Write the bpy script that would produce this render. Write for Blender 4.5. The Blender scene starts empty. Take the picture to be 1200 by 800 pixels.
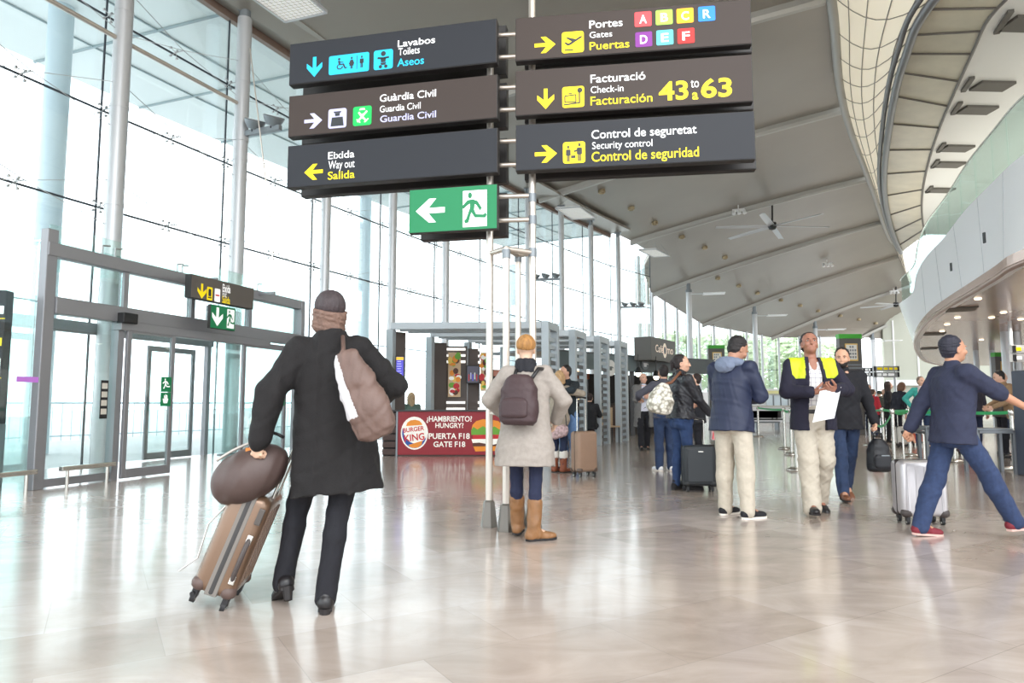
import bpy, math, random
import numpy as np
from mathutils import Vector, Matrix

random.seed(7)
SC = bpy.context.scene
COL = SC.collection

# ------------------------------------------------------------------ camera
F = 800.0; PITCH = math.atan(72 / 800); EYE = 1.1
cam_d = bpy.data.cameras.new('camera'); cam = bpy.data.objects.new('camera', cam_d)
COL.objects.link(cam)
cam_d.sensor_width = 36; cam_d.lens = 36 * F / 1200; cam_d.clip_end = 400
cam.location = (0, 0, EYE); cam.rotation_euler = (math.pi / 2 + PITCH, 0, 0)
SC.camera = cam

# ------------------------------------------------------------------ world, exposure
W = bpy.data.worlds.new('overcast_sky'); SC.world = W; W.use_nodes = True
nt = W.node_tree; nt.nodes.clear()
bg = nt.nodes.new('ShaderNodeBackground'); wo = nt.nodes.new('ShaderNodeOutputWorld')
bg.inputs[0].default_value = (0.90, 0.955, 1.0, 1); bg.inputs[1].default_value = 3.5
nt.links.new(bg.outputs[0], wo.inputs[0])
SC.view_settings.view_transform = 'Standard'; SC.view_settings.look = 'None'
SC.view_settings.gamma = 1.0; SC.view_settings.use_curve_mapping = False
SC.view_settings.exposure = 0.0
SC.cycles.max_bounces = 8; SC.cycles.transparent_max_bounces = 24
SC.cycles.diffuse_bounces = 4; SC.cycles.glossy_bounces = 4

def area_light(name, loc, target, sx, sy, power, color=(1, 1, 1)):
    l = bpy.data.lights.new(name, 'AREA'); l.shape = 'RECTANGLE'; l.size = sx; l.size_y = sy
    l.energy = power; l.color = color
    o = bpy.data.objects.new(name, l); COL.objects.link(o); o.location = loc
    d = Vector(target) - Vector(loc); o.rotation_euler = d.to_track_quat('-Z', 'Y').to_euler()
    return o
# unseen fill added behind the camera to brighten the part in view
area_light('hall_fill_behind', (2, -6, 9.0), (3, 8, 0.5), 10, 6, 900, (1.0, 0.97, 0.93))
area_light('gallery_fill_up', (15.0, 18, 5.75), (15.0, 18, 9), 4, 18, 330, (1.0, 0.95, 0.87))  # unseen upward fill added on the gallery floor to brighten the ceiling there

# ------------------------------------------------------------------ pixels to places
def ray(px, py):
    u = (px - 600) / F; v = (400 - py) / F
    return Vector((u, math.cos(PITCH) - v * math.sin(PITCH), math.sin(PITCH) + v * math.cos(PITCH)))
def at_d(px, py, Y):
    r = ray(px, py); t = Y / r.y; return Vector((r.x * t, Y, EYE + r.z * t))
def at_z(px, py, z=0.0):
    r = ray(px, py); t = (z - EYE) / r.z; return Vector((r.x * t, r.y * t, z))
def at_plane(px, py, o, n):
    r = ray(px, py); e = Vector((0, 0, EYE)); t = (o - e).dot(n) / r.dot(n); return e + r * t

# ------------------------------------------------------------------ materials
def lin(c):
    return tuple((x / 255 / 12.92) if x / 255 <= 0.04045 else ((x / 255 + 0.055) / 1.055) ** 2.4 for x in c)
MATS = {}
def mat(name, c, rough=0.5, metal=0.0, var=0.0, scale=8.0, bump=0.0, bscale=60.0, spec=0.5, emit=0.0, coat=0.0, stretch=None):
    if name in MATS: return MATS[name]
    m = bpy.data.materials.new(name); MATS[name] = m; m.use_nodes = True
    t = m.node_tree; b = t.nodes['Principled BSDF']; c = lin(c)
    b.inputs['Base Color'].default_value = (*c, 1); b.inputs['Roughness'].default_value = rough
    b.inputs['Metallic'].default_value = metal; b.inputs['Specular IOR Level'].default_value = spec
    b.inputs['Coat Weight'].default_value = coat
    if emit:
        b.inputs['Emission Color'].default_value = (*c, 1); b.inputs['Emission Strength'].default_value = emit
    if var or bump:
        tc = t.nodes.new('ShaderNodeTexCoord'); src = tc.outputs['Object']
        if stretch:
            mp = t.nodes.new('ShaderNodeMapping'); mp.inputs['Scale'].default_value = stretch
            t.links.new(src, mp.inputs[0]); src = mp.outputs[0]
    if var:
        n = t.nodes.new('ShaderNodeTexNoise'); n.inputs['Scale'].default_value = scale; n.inputs['Detail'].default_value = 4
        t.links.new(src, n.inputs['Vector'])
        r = t.nodes.new('ShaderNodeValToRGB'); r.color_ramp.elements[0].position = 0.3; r.color_ramp.elements[1].position = 0.7
        r.color_ramp.elements[0].color = (*[x * (1 - var) for x in c], 1)
        r.color_ramp.elements[1].color = (*[min(1, x * (1 + var)) for x in c], 1)
        t.links.new(n.outputs['Fac'], r.inputs[0]); t.links.new(r.outputs[0], b.inputs['Base Color'])
    if bump:
        n = t.nodes.new('ShaderNodeTexNoise'); n.inputs['Scale'].default_value = bscale; n.inputs['Detail'].default_value = 3
        t.links.new(src, n.inputs['Vector'])
        bm = t.nodes.new('ShaderNodeBump'); bm.inputs['Strength'].default_value = bump; bm.inputs['Distance'].default_value = 0.01
        t.links.new(n.outputs['Fac'], bm.inputs['Height']); t.links.new(bm.outputs[0], b.inputs['Normal'])
    return m
def glass_mat(name, tint, refl=0.09, rough=0.02):
    m = bpy.data.materials.new(name); MATS[name] = m; m.use_nodes = True
    t = m.node_tree; t.nodes.clear()
    o = t.nodes.new('ShaderNodeOutputMaterial'); mx = t.nodes.new('ShaderNodeMixShader')
    tr = t.nodes.new('ShaderNodeBsdfTransparent'); gl = t.nodes.new('ShaderNodeBsdfGlossy'); lw = t.nodes.new('ShaderNodeLayerWeight')
    ma = t.nodes.new('ShaderNodeMath'); ma.operation = 'MULTIPLY_ADD'; ma.inputs[1].default_value = 0.35; ma.inputs[2].default_value = refl * 0.5
    lw.inputs[0].default_value = 0.25
    tr.inputs[0].default_value = (*tint, 1); gl.inputs['Roughness'].default_value = rough; gl.inputs[0].default_value = (0.9, 0.97, 0.97, 1)
    t.links.new(lw.outputs['Fresnel'], ma.inputs[0]); t.links.new(ma.outputs[0], mx.inputs[0])
    t.links.new(tr.outputs[0], mx.inputs[1]); t.links.new(gl.outputs[0], mx.inputs[2]); t.links.new(mx.outputs[0], o.inputs[0])
    return m
G_CLEAR = glass_mat('clear_glass', (0.95, 0.985, 0.98), 0.08)
G_FACADE = glass_mat('facade_glass', (0.955, 0.978, 0.978), 0.06)
G_GREEN = glass_mat('green_edge_glass', (0.87, 0.955, 0.94), 0.12)

STEEL = mat('brushed_steel', (196, 193, 186), 0.25, 0.9, bump=0.03, bscale=200)
POST = mat('satin_steel', (205, 196, 186), 0.3, 0.75)
COLW = mat('column_paint', (188, 190, 192), 0.35, 0.35)
ALU = mat('door_aluminium', (142, 142, 145), 0.4, 0.5)
DARKJ = mat('dark_joint', (46, 54, 62), 0.5)
SIGNB = mat('sign_panel_brown', (64, 55, 51), 0.5, 0.0, spec=0.25)
SIGND = mat('sign_panel_slate', (44, 46, 51), 0.5, 0.0, spec=0.25)
SIGNE = mat('sign_edge', (38, 35, 34), 0.5)
WHT = mat('lettering_white', (255, 255, 255), 0.5, emit=0.3)
YEL = mat('lettering_yellow', (255, 226, 0), 0.5, emit=0.15)
CYA = mat('lettering_cyan', (30, 190, 238), 0.5, emit=0.15)
LAV = mat('lettering_lavender', (190, 190, 232), 0.5, emit=0.15)
GRN = mat('sign_green', (10, 122, 74), 0.5, emit=0.08)
BGRN = mat('badge_green', (0, 190, 85), 0.5, emit=0.15)
BLACK = mat('black_plastic', (24, 24, 26), 0.45)
DGREY = mat('dark_grey_panel', (62, 60, 60), 0.5)
MIDG = mat('mid_grey_metal', (128, 134, 138), 0.4, 0.4)
WHITEP = mat('white_paint', (232, 233, 233), 0.5)
BEIGE = mat('pale_beige', (205, 200, 188), 0.5)
RUBBER = mat('rubber', (30, 30, 32), 0.6)

# ------------------------------------------------------------------ mesh collector
class MB:
    def __init__(s): s.v = []; s.f = []; s.m = []
    def add(s, vs, fs, mi=0):
        o = len(s.v); s.v += [tuple(x) for x in vs]; s.f += [tuple(i + o for i in f) for f in fs]; s.m += [mi] * len(fs); return s
    def hexa(s, p, mi=0):
        return s.add(p, [(0, 3, 2, 1), (4, 5, 6, 7), (0, 1, 5, 4), (1, 2, 6, 5), (2, 3, 7, 6), (3, 0, 4, 7)], mi)
    def box(s, c, size, mi=0, ux=None, uz=None):
        c = Vector(c); x = Vector(ux).normalized() if ux is not None else Vector((1, 0, 0))
        z = Vector(uz).normalized() if uz is not None else Vector((0, 0, 1)); y = z.cross(x).normalized()
        a, b, d = (q / 2 for q in size)
        return s.hexa([c + x * i * a + y * j * b + z * k * d for k in (-1, 1) for i, j in ((-1, -1), (1, -1), (1, 1), (-1, 1))], mi)
    def bar(s, a, b, w, h, mi=0, up=(0, 0, 1)):
        a = Vector(a); b = Vector(b); d = b - a; x = d.normalized(); y = Vector(up).cross(x).normalized(); z = x.cross(y)
        return s.hexa([p + y * j * w / 2 + z * k * h / 2 for k in (-1, 1) for p, j in ((a, -1), (b, -1), (b, 1), (a, 1))], mi)
    def cyl(s, a, b, r1, r2=None, n=14, mi=0, cap=True):
        a = Vector(a); b = Vector(b); r2 = r1 if r2 is None else r2
        d = (b - a).normalized(); x = d.orthogonal().normalized(); y = d.cross(x)
        vs = []
        for p, r in ((a, r1), (b, r2)):
            for i in range(n):
                t = 2 * math.pi * i / n; vs.append(p + x * r * math.cos(t) + y * r * math.sin(t))
        fs = [(i, (i + 1) % n, n + (i + 1) % n, n + i) for i in range(n)]
        if cap: fs += [tuple(range(n - 1, -1, -1)), tuple(range(n, 2 * n))]
        return s.add(vs, fs, mi)
    def tube(s, pts, r, n=8, mi=0):
        pts = [Vector(p) for p in pts]; rs = r if isinstance(r, (list, tuple)) else [r] * len(pts)
        vs = []; x = None
        for i, p in enumerate(pts):
            d = (pts[min(i + 1, len(pts) - 1)] - pts[max(i - 1, 0)]).normalized()
            x = d.orthogonal().normalized() if x is None else (x - d * x.dot(d)).normalized()
            y = d.cross(x)
            for k in range(n):
                t = 2 * math.pi * k / n; vs.append(p + (x * math.cos(t) + y * math.sin(t)) * rs[i])
        L = len(pts)
        fs = [(i * n + k, i * n + (k + 1) % n, (i + 1) * n + (k + 1) % n, (i + 1) * n + k) for i in range(L - 1) for k in range(n)]
        fs += [tuple(range(n - 1, -1, -1)), tuple(range((L - 1) * n, L * n))]
        return s.add(vs, fs, mi)
    def lathe(s, prof, c=(0, 0, 0), n=20, mi=0, axis=(0, 0, 1)):
        c = Vector(c); d = Vector(axis).normalized(); x = d.orthogonal().normalized(); y = d.cross(x)
        vs = [c + d * h + (x * math.cos(2 * math.pi * k / n) + y * math.sin(2 * math.pi * k / n)) * max(r, 1e-4) for r, h in prof for k in range(n)]
        L = len(prof)
        fs = [(i * n + k, i * n + (k + 1) % n, (i + 1) * n + (k + 1) % n, (i + 1) * n + k) for i in range(L - 1) for k in range(n)]
        fs += [tuple(range(n - 1, -1, -1)), tuple(range((L - 1) * n, L * n))]
        return s.add(vs, fs, mi)
    def ell(s, c, r, n=14, mi=0, R=None):
        c = Vector(c); rr = r if isinstance(r, (list, tuple)) else (r, r, r); m = max(5, n // 2); vs = []
        for i in range(m + 1):
            a = -math.pi / 2 + math.pi * i / m
            for k in range(n):
                t = 2 * math.pi * k / n; p = Vector((rr[0] * math.cos(a) * math.cos(t), rr[1] * math.cos(a) * math.sin(t), rr[2] * math.sin(a)))
                vs.append(c + (R @ p if R else p))
        fs = [(i * n + k, i * n + (k + 1) % n, (i + 1) * n + (k + 1) % n, (i + 1) * n + k) for i in range(m) for k in range(n)]
        return s.add(vs, fs, mi)
    def poly(s, pts2, o, u, v, depth=0.0, mi=0):
        """flat outline pts2 in the plane o+u*x+v*y, given a thickness along u x v"""
        o = Vector(o); u = Vector(u); v = Vector(v); n = u.cross(v).normalized(); k = len(pts2)
        a = [o + u * x + v * y for x, y in pts2]
        if sum(pts2[i][0] * pts2[(i + 1) % k][1] - pts2[(i + 1) % k][0] * pts2[i][1] for i in range(k)) < 0: a.reverse()
        if not depth: return s.add(a, [tuple(range(k))], mi)
        b = [p + n * depth for p in a]
        return s.add(a + b, [tuple(range(k - 1, -1, -1)), tuple(range(k, 2 * k))] + [(i, (i + 1) % k, k + (i + 1) % k, k + i) for i in range(k)], mi)
    def loft(s, rows, mi=0, closed=False):
        n = len(rows[0]); vs = [p for r in rows for p in r]
        fs = [(i * n + k, i * n + (k + 1) % n, (i + 1) * n + (k + 1) % n, (i + 1) * n + k) for i in range(len(rows) - 1) for k in range(n if closed else n - 1)]
        return s.add(vs, fs, mi)
    def slab(s, rows, th, mi=0):
        """a lofted sheet given the thickness vector th"""
        th = Vector(th); n = len(rows[0]); L = len(rows)
        s.loft(rows, mi); s.loft([[Vector(p) + th for p in reversed(r)] for r in rows], mi)
        ring = [rows[0][k] for k in range(n)] + [rows[i][n - 1] for i in range(1, L)] + [rows[L - 1][k] for k in range(n - 2, -1, -1)] + [rows[i][0] for i in range(L - 2, 0, -1)]
        ring.append(ring[0]); return s.loft([[Vector(p) + th for p in ring], ring], mi)
    def build(s, name, mats, parent=None, smooth=False, world=True, bevel=0.0):
        me = bpy.data.meshes.new(name); vs = s.v
        if parent is not None and world:
            inv = root_matrix(parent).inverted(); vs = [tuple(inv @ Vector(p)) for p in vs]
        me.from_pydata(vs, [], s.f); mats = mats if isinstance(mats, (list, tuple)) else [mats]
        for m in mats: me.materials.append(m)
        if len(mats) > 1: me.polygons.foreach_set('material_index', s.m)
        if smooth:
            me.polygons.foreach_set('use_smooth', [True] * len(s.f))
            if smooth is not True: me.set_sharp_from_angle(angle=math.radians(smooth))
        me.update(); o = bpy.data.objects.new(name, me); COL.objects.link(o)
        if parent is not None: o.parent = parent
        if bevel:
            b = o.modifiers.new('soft_edge', 'BEVEL'); b.width = bevel; b.segments = 2; b.limit_method = 'ANGLE'
        return o
def root_matrix(o):
    m = Matrix.Identity(4)
    while o is not None: m = Matrix.LocRotScale(o.location, o.rotation_euler, o.scale) @ m; o = o.parent
    return m
def tag(o, label, cat, group=None):
    o['label'] = label; o['category'] = cat
    if group: o['group'] = group
    return o
def root(name, label, cat, loc=(0, 0, 0), rz=0.0, group=None):
    o = bpy.data.objects.new(name, None); COL.objects.link(o); o.location = loc; o.rotation_euler = (0, 0, rz)
    o.empty_display_size = 0.1
    return tag(o, label, cat, group)
def struct(o): o['kind'] = 'structure'; return o
def dup(o, parent=None, loc=None, rz=None, label=None):
    c = o.copy(); COL.objects.link(c)
    if parent is not None: c.parent = parent
    if loc is not None: c.location = loc
    if rz is not None: c.rotation_euler = (0, 0, rz)
    if label: c['label'] = label
    for ch in list(o.children): dup(ch, c)
    return c

_tc = {}
def text2d(s, bold=0.0):
    key = (s, bold)
    if key in _tc: return _tc[key]
    cu = bpy.data.curves.new('t', 'FONT'); cu.body = s; cu.size = 1; cu.offset = bold; cu.resolution_u = 4; cu.space_character = 1.0
    o = bpy.data.objects.new('t', cu); COL.objects.link(o)
    dg = bpy.context.evaluated_depsgraph_get(); dg.update()
    me = bpy.data.meshes.new_from_object(o.evaluated_get(dg))
    vs = np.array([v.co[:2] for v in me.vertices]); fs = [tuple(p.vertices) for p in me.polygons]
    bpy.data.objects.remove(o); bpy.data.curves.remove(cu); bpy.data.meshes.remove(me)
    vs[:, 0] -= vs[:, 0].min(); vs /= vs.max(0)   # baseline at 0, top at 1
    _tc[key] = (vs, fs); return _tc[key]
def put_text(mb, s, o, u, v, x0, y0, x1, y1, n, lift=0.003, mi=0, bold=0.0):
    vs, fs = text2d(s, bold); o = Vector(o)
    mb.add([o + u * (x0 + a * (x1 - x0)) + v * (y0 + b * (y1 - y0)) + n * lift for a, b in vs], fs, mi)
def rrect(x0, y0, x1, y1, r, k=4):
    out = []
    for cx, cy, a in ((x1 - r, y1 - r, 0), (x0 + r, y1 - r, 90), (x0 + r, y0 + r, 180), (x1 - r, y0 + r, 270)):
        out += [(cx + r * math.cos(math.radians(a + 90 * i / k)), cy + r * math.sin(math.radians(a + 90 * i / k))) for i in range(k + 1)]
    return out
def circ(cx, cy, r, n=20, ry=None): return [(cx + r * math.cos(2 * math.pi * i / n), cy + (ry or r) * math.sin(2 * math.pi * i / n)) for i in range(n)]
ARROW_R = [(0, -.09), (.56, -.09), (.30, -.40), (.54, -.40), (1, 0), (.54, .40), (.30, .40), (.56, .09), (0, .09)]
def arrow(cx, cy, s, d):
    a = {'r': 0, 'u': 90, 'l': 180, 'd': 270}[d]; c, n = math.cos(math.radians(a)), math.sin(math.radians(a))
    return [(cx + s * ((x - .5) * c - y * n), cy + s * ((x - .5) * n + y * c)) for x, y in ARROW_R]
def seg2(ax, ay, bx, by, w):
    d = math.hypot(bx - ax, by - ay); nx, ny = -(by - ay) / d * w / 2, (bx - ax) / d * w / 2
    return [(ax - nx, ay - ny), (bx - nx, by - ny), (bx + nx, by + ny), (ax + nx, ay + ny)]
# ================================================================== THE SETTING
def floor_material():
    m = bpy.data.materials.new('polished_marble'); m.use_nodes = True; t = m.node_tree; b = t.nodes['Principled BSDF']
    N = t.nodes.new; L = t.links.new
    tc = N('ShaderNodeTexCoord'); mp = N('ShaderNodeMapping'); mp.inputs['Rotation'].default_value = (0, 0, math.radians(-31)); mp.inputs['Location'].default_value = (0.18, 0.29, 0); L(tc.outputs['Object'], mp.inputs[0])
    br = N('ShaderNodeTexBrick'); br.inputs['Scale'].default_value = 1.0; br.inputs['Brick Width'].default_value = 0.95; br.inputs['Row Height'].default_value = 0.62
    br.inputs['Mortar Size'].default_value = 0.0022; br.inputs['Mortar Smooth'].default_value = 0.1; br.offset = 0.5
    br.inputs['Color1'].default_value = (*lin((202, 190, 182)), 1); br.inputs['Color2'].default_value = (*lin((178, 163, 152)), 1); br.inputs['Mortar'].default_value = (*lin((172, 160, 152)), 1)
    L(mp.outputs[0], br.inputs['Vector'])
    n1 = N('ShaderNodeTexNoise'); n1.inputs['Scale'].default_value = 1.7; n1.inputs['Detail'].default_value = 10; n1.inputs['Roughness'].default_value = .62; n1.inputs['Distortion'].default_value = 1.2
    mp2 = N('ShaderNodeMapping'); mp2.inputs['Rotation'].default_value = (0, 0, math.radians(10)); mp2.inputs['Scale'].default_value = (1, 1.9, 1); L(tc.outputs['Object'], mp2.inputs[0]); L(mp2.outputs[0], n1.inputs['Vector'])
    r1 = N('ShaderNodeValToRGB'); r1.color_ramp.elements[0].position = .32; r1.color_ramp.elements[0].color = (.79, .76, .73, 1); r1.color_ramp.elements[1].position = .68; r1.color_ramp.elements[1].color = (1.06, 1.04, 1.02, 1)
    L(n1.outputs['Fac'], r1.inputs[0])
    mx = N('ShaderNodeMix'); mx.data_type = 'RGBA'; mx.blend_type = 'MULTIPLY'; mx.inputs[0].default_value = 1.0
    L(br.outputs['Color'], mx.inputs[6]); L(r1.outputs[0], mx.inputs[7]); L(mx.outputs[2], b.inputs['Base Color'])
    n2 = N('ShaderNodeTexNoise'); n2.inputs['Scale'].default_value = 5; n2.inputs['Detail'].default_value = 5; L(tc.outputs['Object'], n2.inputs['Vector'])
    mr = N('ShaderNodeMapRange'); mr.inputs[3].default_value = .16; mr.inputs[4].default_value = .30; L(n2.outputs['Fac'], mr.inputs[0]); L(mr.outputs[0], b.inputs['Roughness'])
    b.inputs['Specular IOR Level'].default_value = 0.9; b.inputs['Coat Weight'].default_value = 0.55; b.inputs['Coat Roughness'].default_value = 0.11; b.inputs['Coat IOR'].default_value = 1.6
    return m
FLOOR = floor_material()
CEIL = mat('ceiling_panel', (150, 144, 135), 0.36, 0.35, var=0.05, scale=0.35, bump=0.02, bscale=2.0)
BEAM = mat('ceiling_beam_paint', (172, 170, 164), 0.4, 0.3)
CONC = mat('outdoor_paving', (196, 198, 198), 0.8, var=0.06, scale=0.5)
SOFF = mat('canopy_underside', (222, 230, 229), 0.6)
PANELW = mat('translucent_panel', (248, 238, 220), 0.4)
_t = PANELW.node_tree; _tr = _t.nodes.new('ShaderNodeBsdfTranslucent'); _tr.inputs[0].default_value = (*lin((244, 238, 226)), 1); _mx = _t.nodes.new('ShaderNodeMixShader'); _mx.inputs[0].default_value = .33
_o = [n for n in _t.nodes if n.type == 'OUTPUT_MATERIAL'][0]; _t.links.new(_t.nodes['Principled BSDF'].outputs[0], _mx.inputs[1]); _t.links.new(_tr.outputs[0], _mx.inputs[2]); _t.links.new(_mx.outputs[0], _o.inputs[0])
PANELB = mat('beige_stone_panel', (196, 188, 166), 0.35, var=0.10, scale=1.6)
FASC = mat('balcony_white', (240, 241, 242), 0.35)
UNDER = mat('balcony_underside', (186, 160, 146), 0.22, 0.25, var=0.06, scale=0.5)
SOFFW = mat('gallery_ceiling_white', (226, 226, 222), 0.5)

S_ = math.sin; C_ = math.cos
# facade arc: columns and the glass in front of them
fp = at_d(133, 250, 12.0); FX, FY = fp.x, fp.y
STEP = 2.95; A0 = 22.2; DA = 1.62
col_xy = {0: (FX, FY)}; ang = {}
x, y = FX, FY
for k in range(0, 9):
    a = math.radians(A0 + DA * k); ang[k] = a; x += STEP * S_(a); y += STEP * C_(a); col_xy[k + 1] = (x, y)
ang[9] = math.radians(A0 + DA * 9)
x, y = FX, FY
for k in range(-1, -6, -1):
    a = math.radians(A0 + DA * k); ang[k] = a; x -= STEP * S_(a); y -= STEP * C_(a); col_xy[k] = (x, y)
GO = 0.46
def glass_xy(k):
    a = ang[min(k, 9)] - math.radians(DA) / 2; return (col_xy[k][0] - C_(a) * GO, col_xy[k][1] + S_(a) * GO)
ZT = 9.9
# far facade (beyond the stepped end), floor to falling roof edge
BL = [Vector((-11.6, -6, ZT)), Vector((-9.9, 3, ZT)), Vector((-7.6, 11.7, ZT)), Vector((-3.1, 20.6, ZT)), at_d(632, 231, 29.2), at_d(739, 282, 37.0),
      at_d(764, 344, 45.5), at_d(823, 380, 52.6), at_d(904, 395.5, 57.8), at_d(1007, 395, 59.7), Vector((37.5, 64, 6.9))]
BR = [Vector((0.2, -9, 12)), Vector((1.8, 1, 12)), Vector((4.2, 9.6, 12)), Vector((8.4, 17.4, 12)), at_d(990, 125, 25.3), at_d(1017, 207, 33.0),
      at_d(1038, 257.5, 40.5), at_d(1057, 298, 48.0), at_d(1066, 334, 55.6), at_d(1068, 369, 63.0), Vector((43, 70, 8.5))]
def beam_pt(i, t):
    p = BL[i].lerp(BR[i], t); p.z = BL[i].z + (BR[i].z - BL[i].z) * t * (1.2 - 0.2 * t); return p
def ceil_pt(s, t):
    i = min(int(s), len(BL) - 2); return beam_pt(i, t).lerp(beam_pt(i + 1, t), s - i)

# floor and ground
struct(MB().slab([[Vector((-60, -30, -0.02)), Vector((90, -30, -0.02))], [Vector((-60, 150, -0.02)), Vector((90, 150, -0.02))]], (0, 0, -0.3)).build('ground_outside', CONC))
gl = [glass_xy(k) for k in range(-5, 10)]
flo = [(gl[0][0] - 6, -25)] + gl[:4] + [(-8.9, 6.0)][:0] + gl[4:] + [(BL[i].x - .3, BL[i].y) for i in range(6, 11)] + [(62, 72), (62, -25)]
mbf = MB(); mbf.poly([(p[0], p[1]) for p in flo], (0, 0, -0.015), (1, 0, 0), (0, 1, 0), 0.015)
# the porch floor in front of the glass
struct(mbf.build('floor', FLOOR))

# ceiling sheet
rows = []
for s in range(0, 2 * (len(BL) - 1) + 1):
    rows.append([ceil_pt(s / 2, t / 10) for t in range(11)])
    if s == 10:   # the tall glass ends a little beyond this beam, where the roof edge steps down
        eo = at_d(763, 296, 39.2) - ceil_pt(5.22, 0)
        rows.append([ceil_pt(5.22, t / 10) + eo * max(0, 1 - t / 4) ** 2 for t in range(11)])
struct(MB().slab(rows, (0, 0, 0.35)).build('ceiling', CEIL, smooth=40))
for i in range(1, len(BL) - 1):
    mb = MB(); n = 16
    pts = [beam_pt(i, t / n) for t in range(n + 1)]; d = (BR[i] - BL[i]); sd = Vector((d.y, -d.x, 0)).normalized() * 0.13
    prof = []
    for p in pts:
        prof.append([p - sd + Vector((0, 0, .02)), p - sd - Vector((0, 0, .16)), p - sd * .55 - Vector((0, 0, .26)), p + sd * .55 - Vector((0, 0, .26)), p + sd - Vector((0, 0, .16)), p + sd + Vector((0, 0, .02))])
    struct(mb.loft(prof).build('trim_%d' % i, BEAM, smooth=30))
# glass bays of the facade
ZS = [0.0, 2.8, 4.66, 6.48, 8.3, ZT]
wn = 0
SPID = mat('spider_fitting', (170, 172, 172), 0.3, 0.6)
def bay(p, q, zs, mull=None, glass=G_FACADE):
    global wn
    wn += 1; mb = MB(); p = Vector((*p, 0)); q = Vector((*q, 0)); d = (q - p).normalized()
    for a, b in zip(zs[:-1], zs[1:]):
        mb.bar(p + d * .012 + Vector((0, 0, (a + b) / 2)), q - d * .012 + Vector((0, 0, (a + b) / 2)), 0.02, b - a - .024)
    w = struct(mb.build('window_%d' % wn, glass))
    fr = MB()
    for z in zs[1:-1]: fr.bar(p + Vector((0, 0, z)), q + Vector((0, 0, z)), 0.026, 0.034 if z > 3 else 0.02)
    fr.bar(q, q + Vector((0, 0, zs[-1])), .03, .026, up=(d.x, d.y, 0))
    fr.build('joint', DARKJ, w)
    return w, p, q, d
for k in range(-5, 9):
    w, p, q, d = bay(glass_xy(k), glass_xy(k + 1), ZS)
    if k >= -2:
        sp = MB(); inn = Vector((d.y, -d.x, 0))
        for z in ZS[2:-1]:
            for f in (0.5, 1.0):
                c = p.lerp(q, f) + Vector((0, 0, z)); b = c + inn * .30
                if k < 6:
                    for sx in (-1, 1):
                        for sz in (-1, 1):
                            e = c + d * sx * .075 + Vector((0, 0, sz * .085)) + inn * .03
                            sp.cyl(c + inn * .09, e, .008, n=5); sp.cyl(e - inn * .02, e + inn * .02, .022, n=8)
                sp.cyl(c + inn * .05, b, .012, n=5)
                # tie rods back to the columns
                if f == .5:
                    for zz in (-.45, .45): sp.cyl(b, p + Vector((0, 0, z + zz)) + inn * GO, .007, n=4); sp.cyl(b, q + Vector((0, 0, z + zz)) + inn * GO, .007, n=4)
        sp.build('spider_fitting', SPID, w, smooth=40)
# stepped end of the tall glass wall
e0 = glass_xy(9); e1 = at_d(762, 330, 38.6)
bay(e0, (e1.x, e1.y), ZS)
# far glass wall in the same height as the falling roof edge
ff = [Vector((e1.x - .2, e1.y + .5, 0))]
for s in np.linspace(5.3, 9.0, 17):
    i = min(int(s), 9); p = BL[i].lerp(BL[i + 1], s - i); ff.append(Vector((p.x - .1, p.y + .3, p.z)))
ff[0].z = ff[1].z
for j in range(len(ff) - 1):
    z = min(ff[j].z, ff[j + 1].z) + .15
    bay((ff[j].x, ff[j].y), (ff[j + 1].x, ff[j + 1].y), [0, 2.0, 3.9, z])
    mb = MB(); mb.cyl((ff[j + 1].x + .1, ff[j + 1].y - .35, 0), (ff[j + 1].x + .1, ff[j + 1].y - .35, z), .10, n=10)
    tag(mb.build('window_post', COLW, smooth=40), 'slim pale post of the far glass wall, number %d along it from the tall glass' % (j + 1), 'post', 'slim posts of the far glass wall')
# low white wall under the far glass
for j in range(6, len(ff) - 1):
    p, q = ff[j], ff[j + 1]; d = Vector((q.x - p.x, q.y - p.y, 0)).normalized(); inn = Vector((d.y, -d.x, 0)) * 1.2
    struct(MB().bar(Vector((p.x, p.y, .95)) + inn, Vector((q.x, q.y, .95)) + inn, .3, 1.9).build('wall_parapet_%d' % (j - 5), WHITEP))

# top trim of the tall glass
tr = MB()
for k in range(-5, 9):
    p = Vector((*glass_xy(k), ZT + .02)); q = Vector((*glass_xy(k + 1), ZT + .02)); tr.bar(p, q, .14, .2)
struct(tr.build('trim_20', mat('trim_brown', (120, 100, 88), .5)))

el = [[Vector((*glass_xy(k), 9.99)), Vector((col_xy[k][0] + C_(ang[min(k, 9)]) * .75, col_xy[k][1] - S_(ang[min(k, 9)]) * .75, 10.02))] for k in range(-5, 10)]
struct(MB().slab(el, (0, 0, .1)).build('ceiling_edge', CEIL))
# outdoor canopy beyond the glass: its underside is what the upper panes show
cin = [Vector((*glass_xy(k), ZT + .15)) for k in range(-5, 10)]
cout = []
for k in range(-5, 10):
    a = ang[min(k, 9)]; cout.append(Vector((col_xy[k][0] - C_(a) * 7.6, col_xy[k][1] + S_(a) * 7.6, ZT + .45)))
struct(MB().slab([cin, cout], (0, 0, .4)).build('ceiling_canopy', SOFF))
cs = MB()
for k in range(-5, 10): cs.bar(cin[k + 5] - Vector((0, 0, .03)), cout[k + 5] - Vector((0, 0, .03)), .05, .05)
for f in (.33, .66): cs.tube([a.lerp(b, f) - Vector((0, 0, .03)) for a, b in zip(cin, cout)], .025, 4)
struct(cs.build('ceiling_canopy_seam', mat('canopy_seam', (150, 166, 170), .6)))

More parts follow.
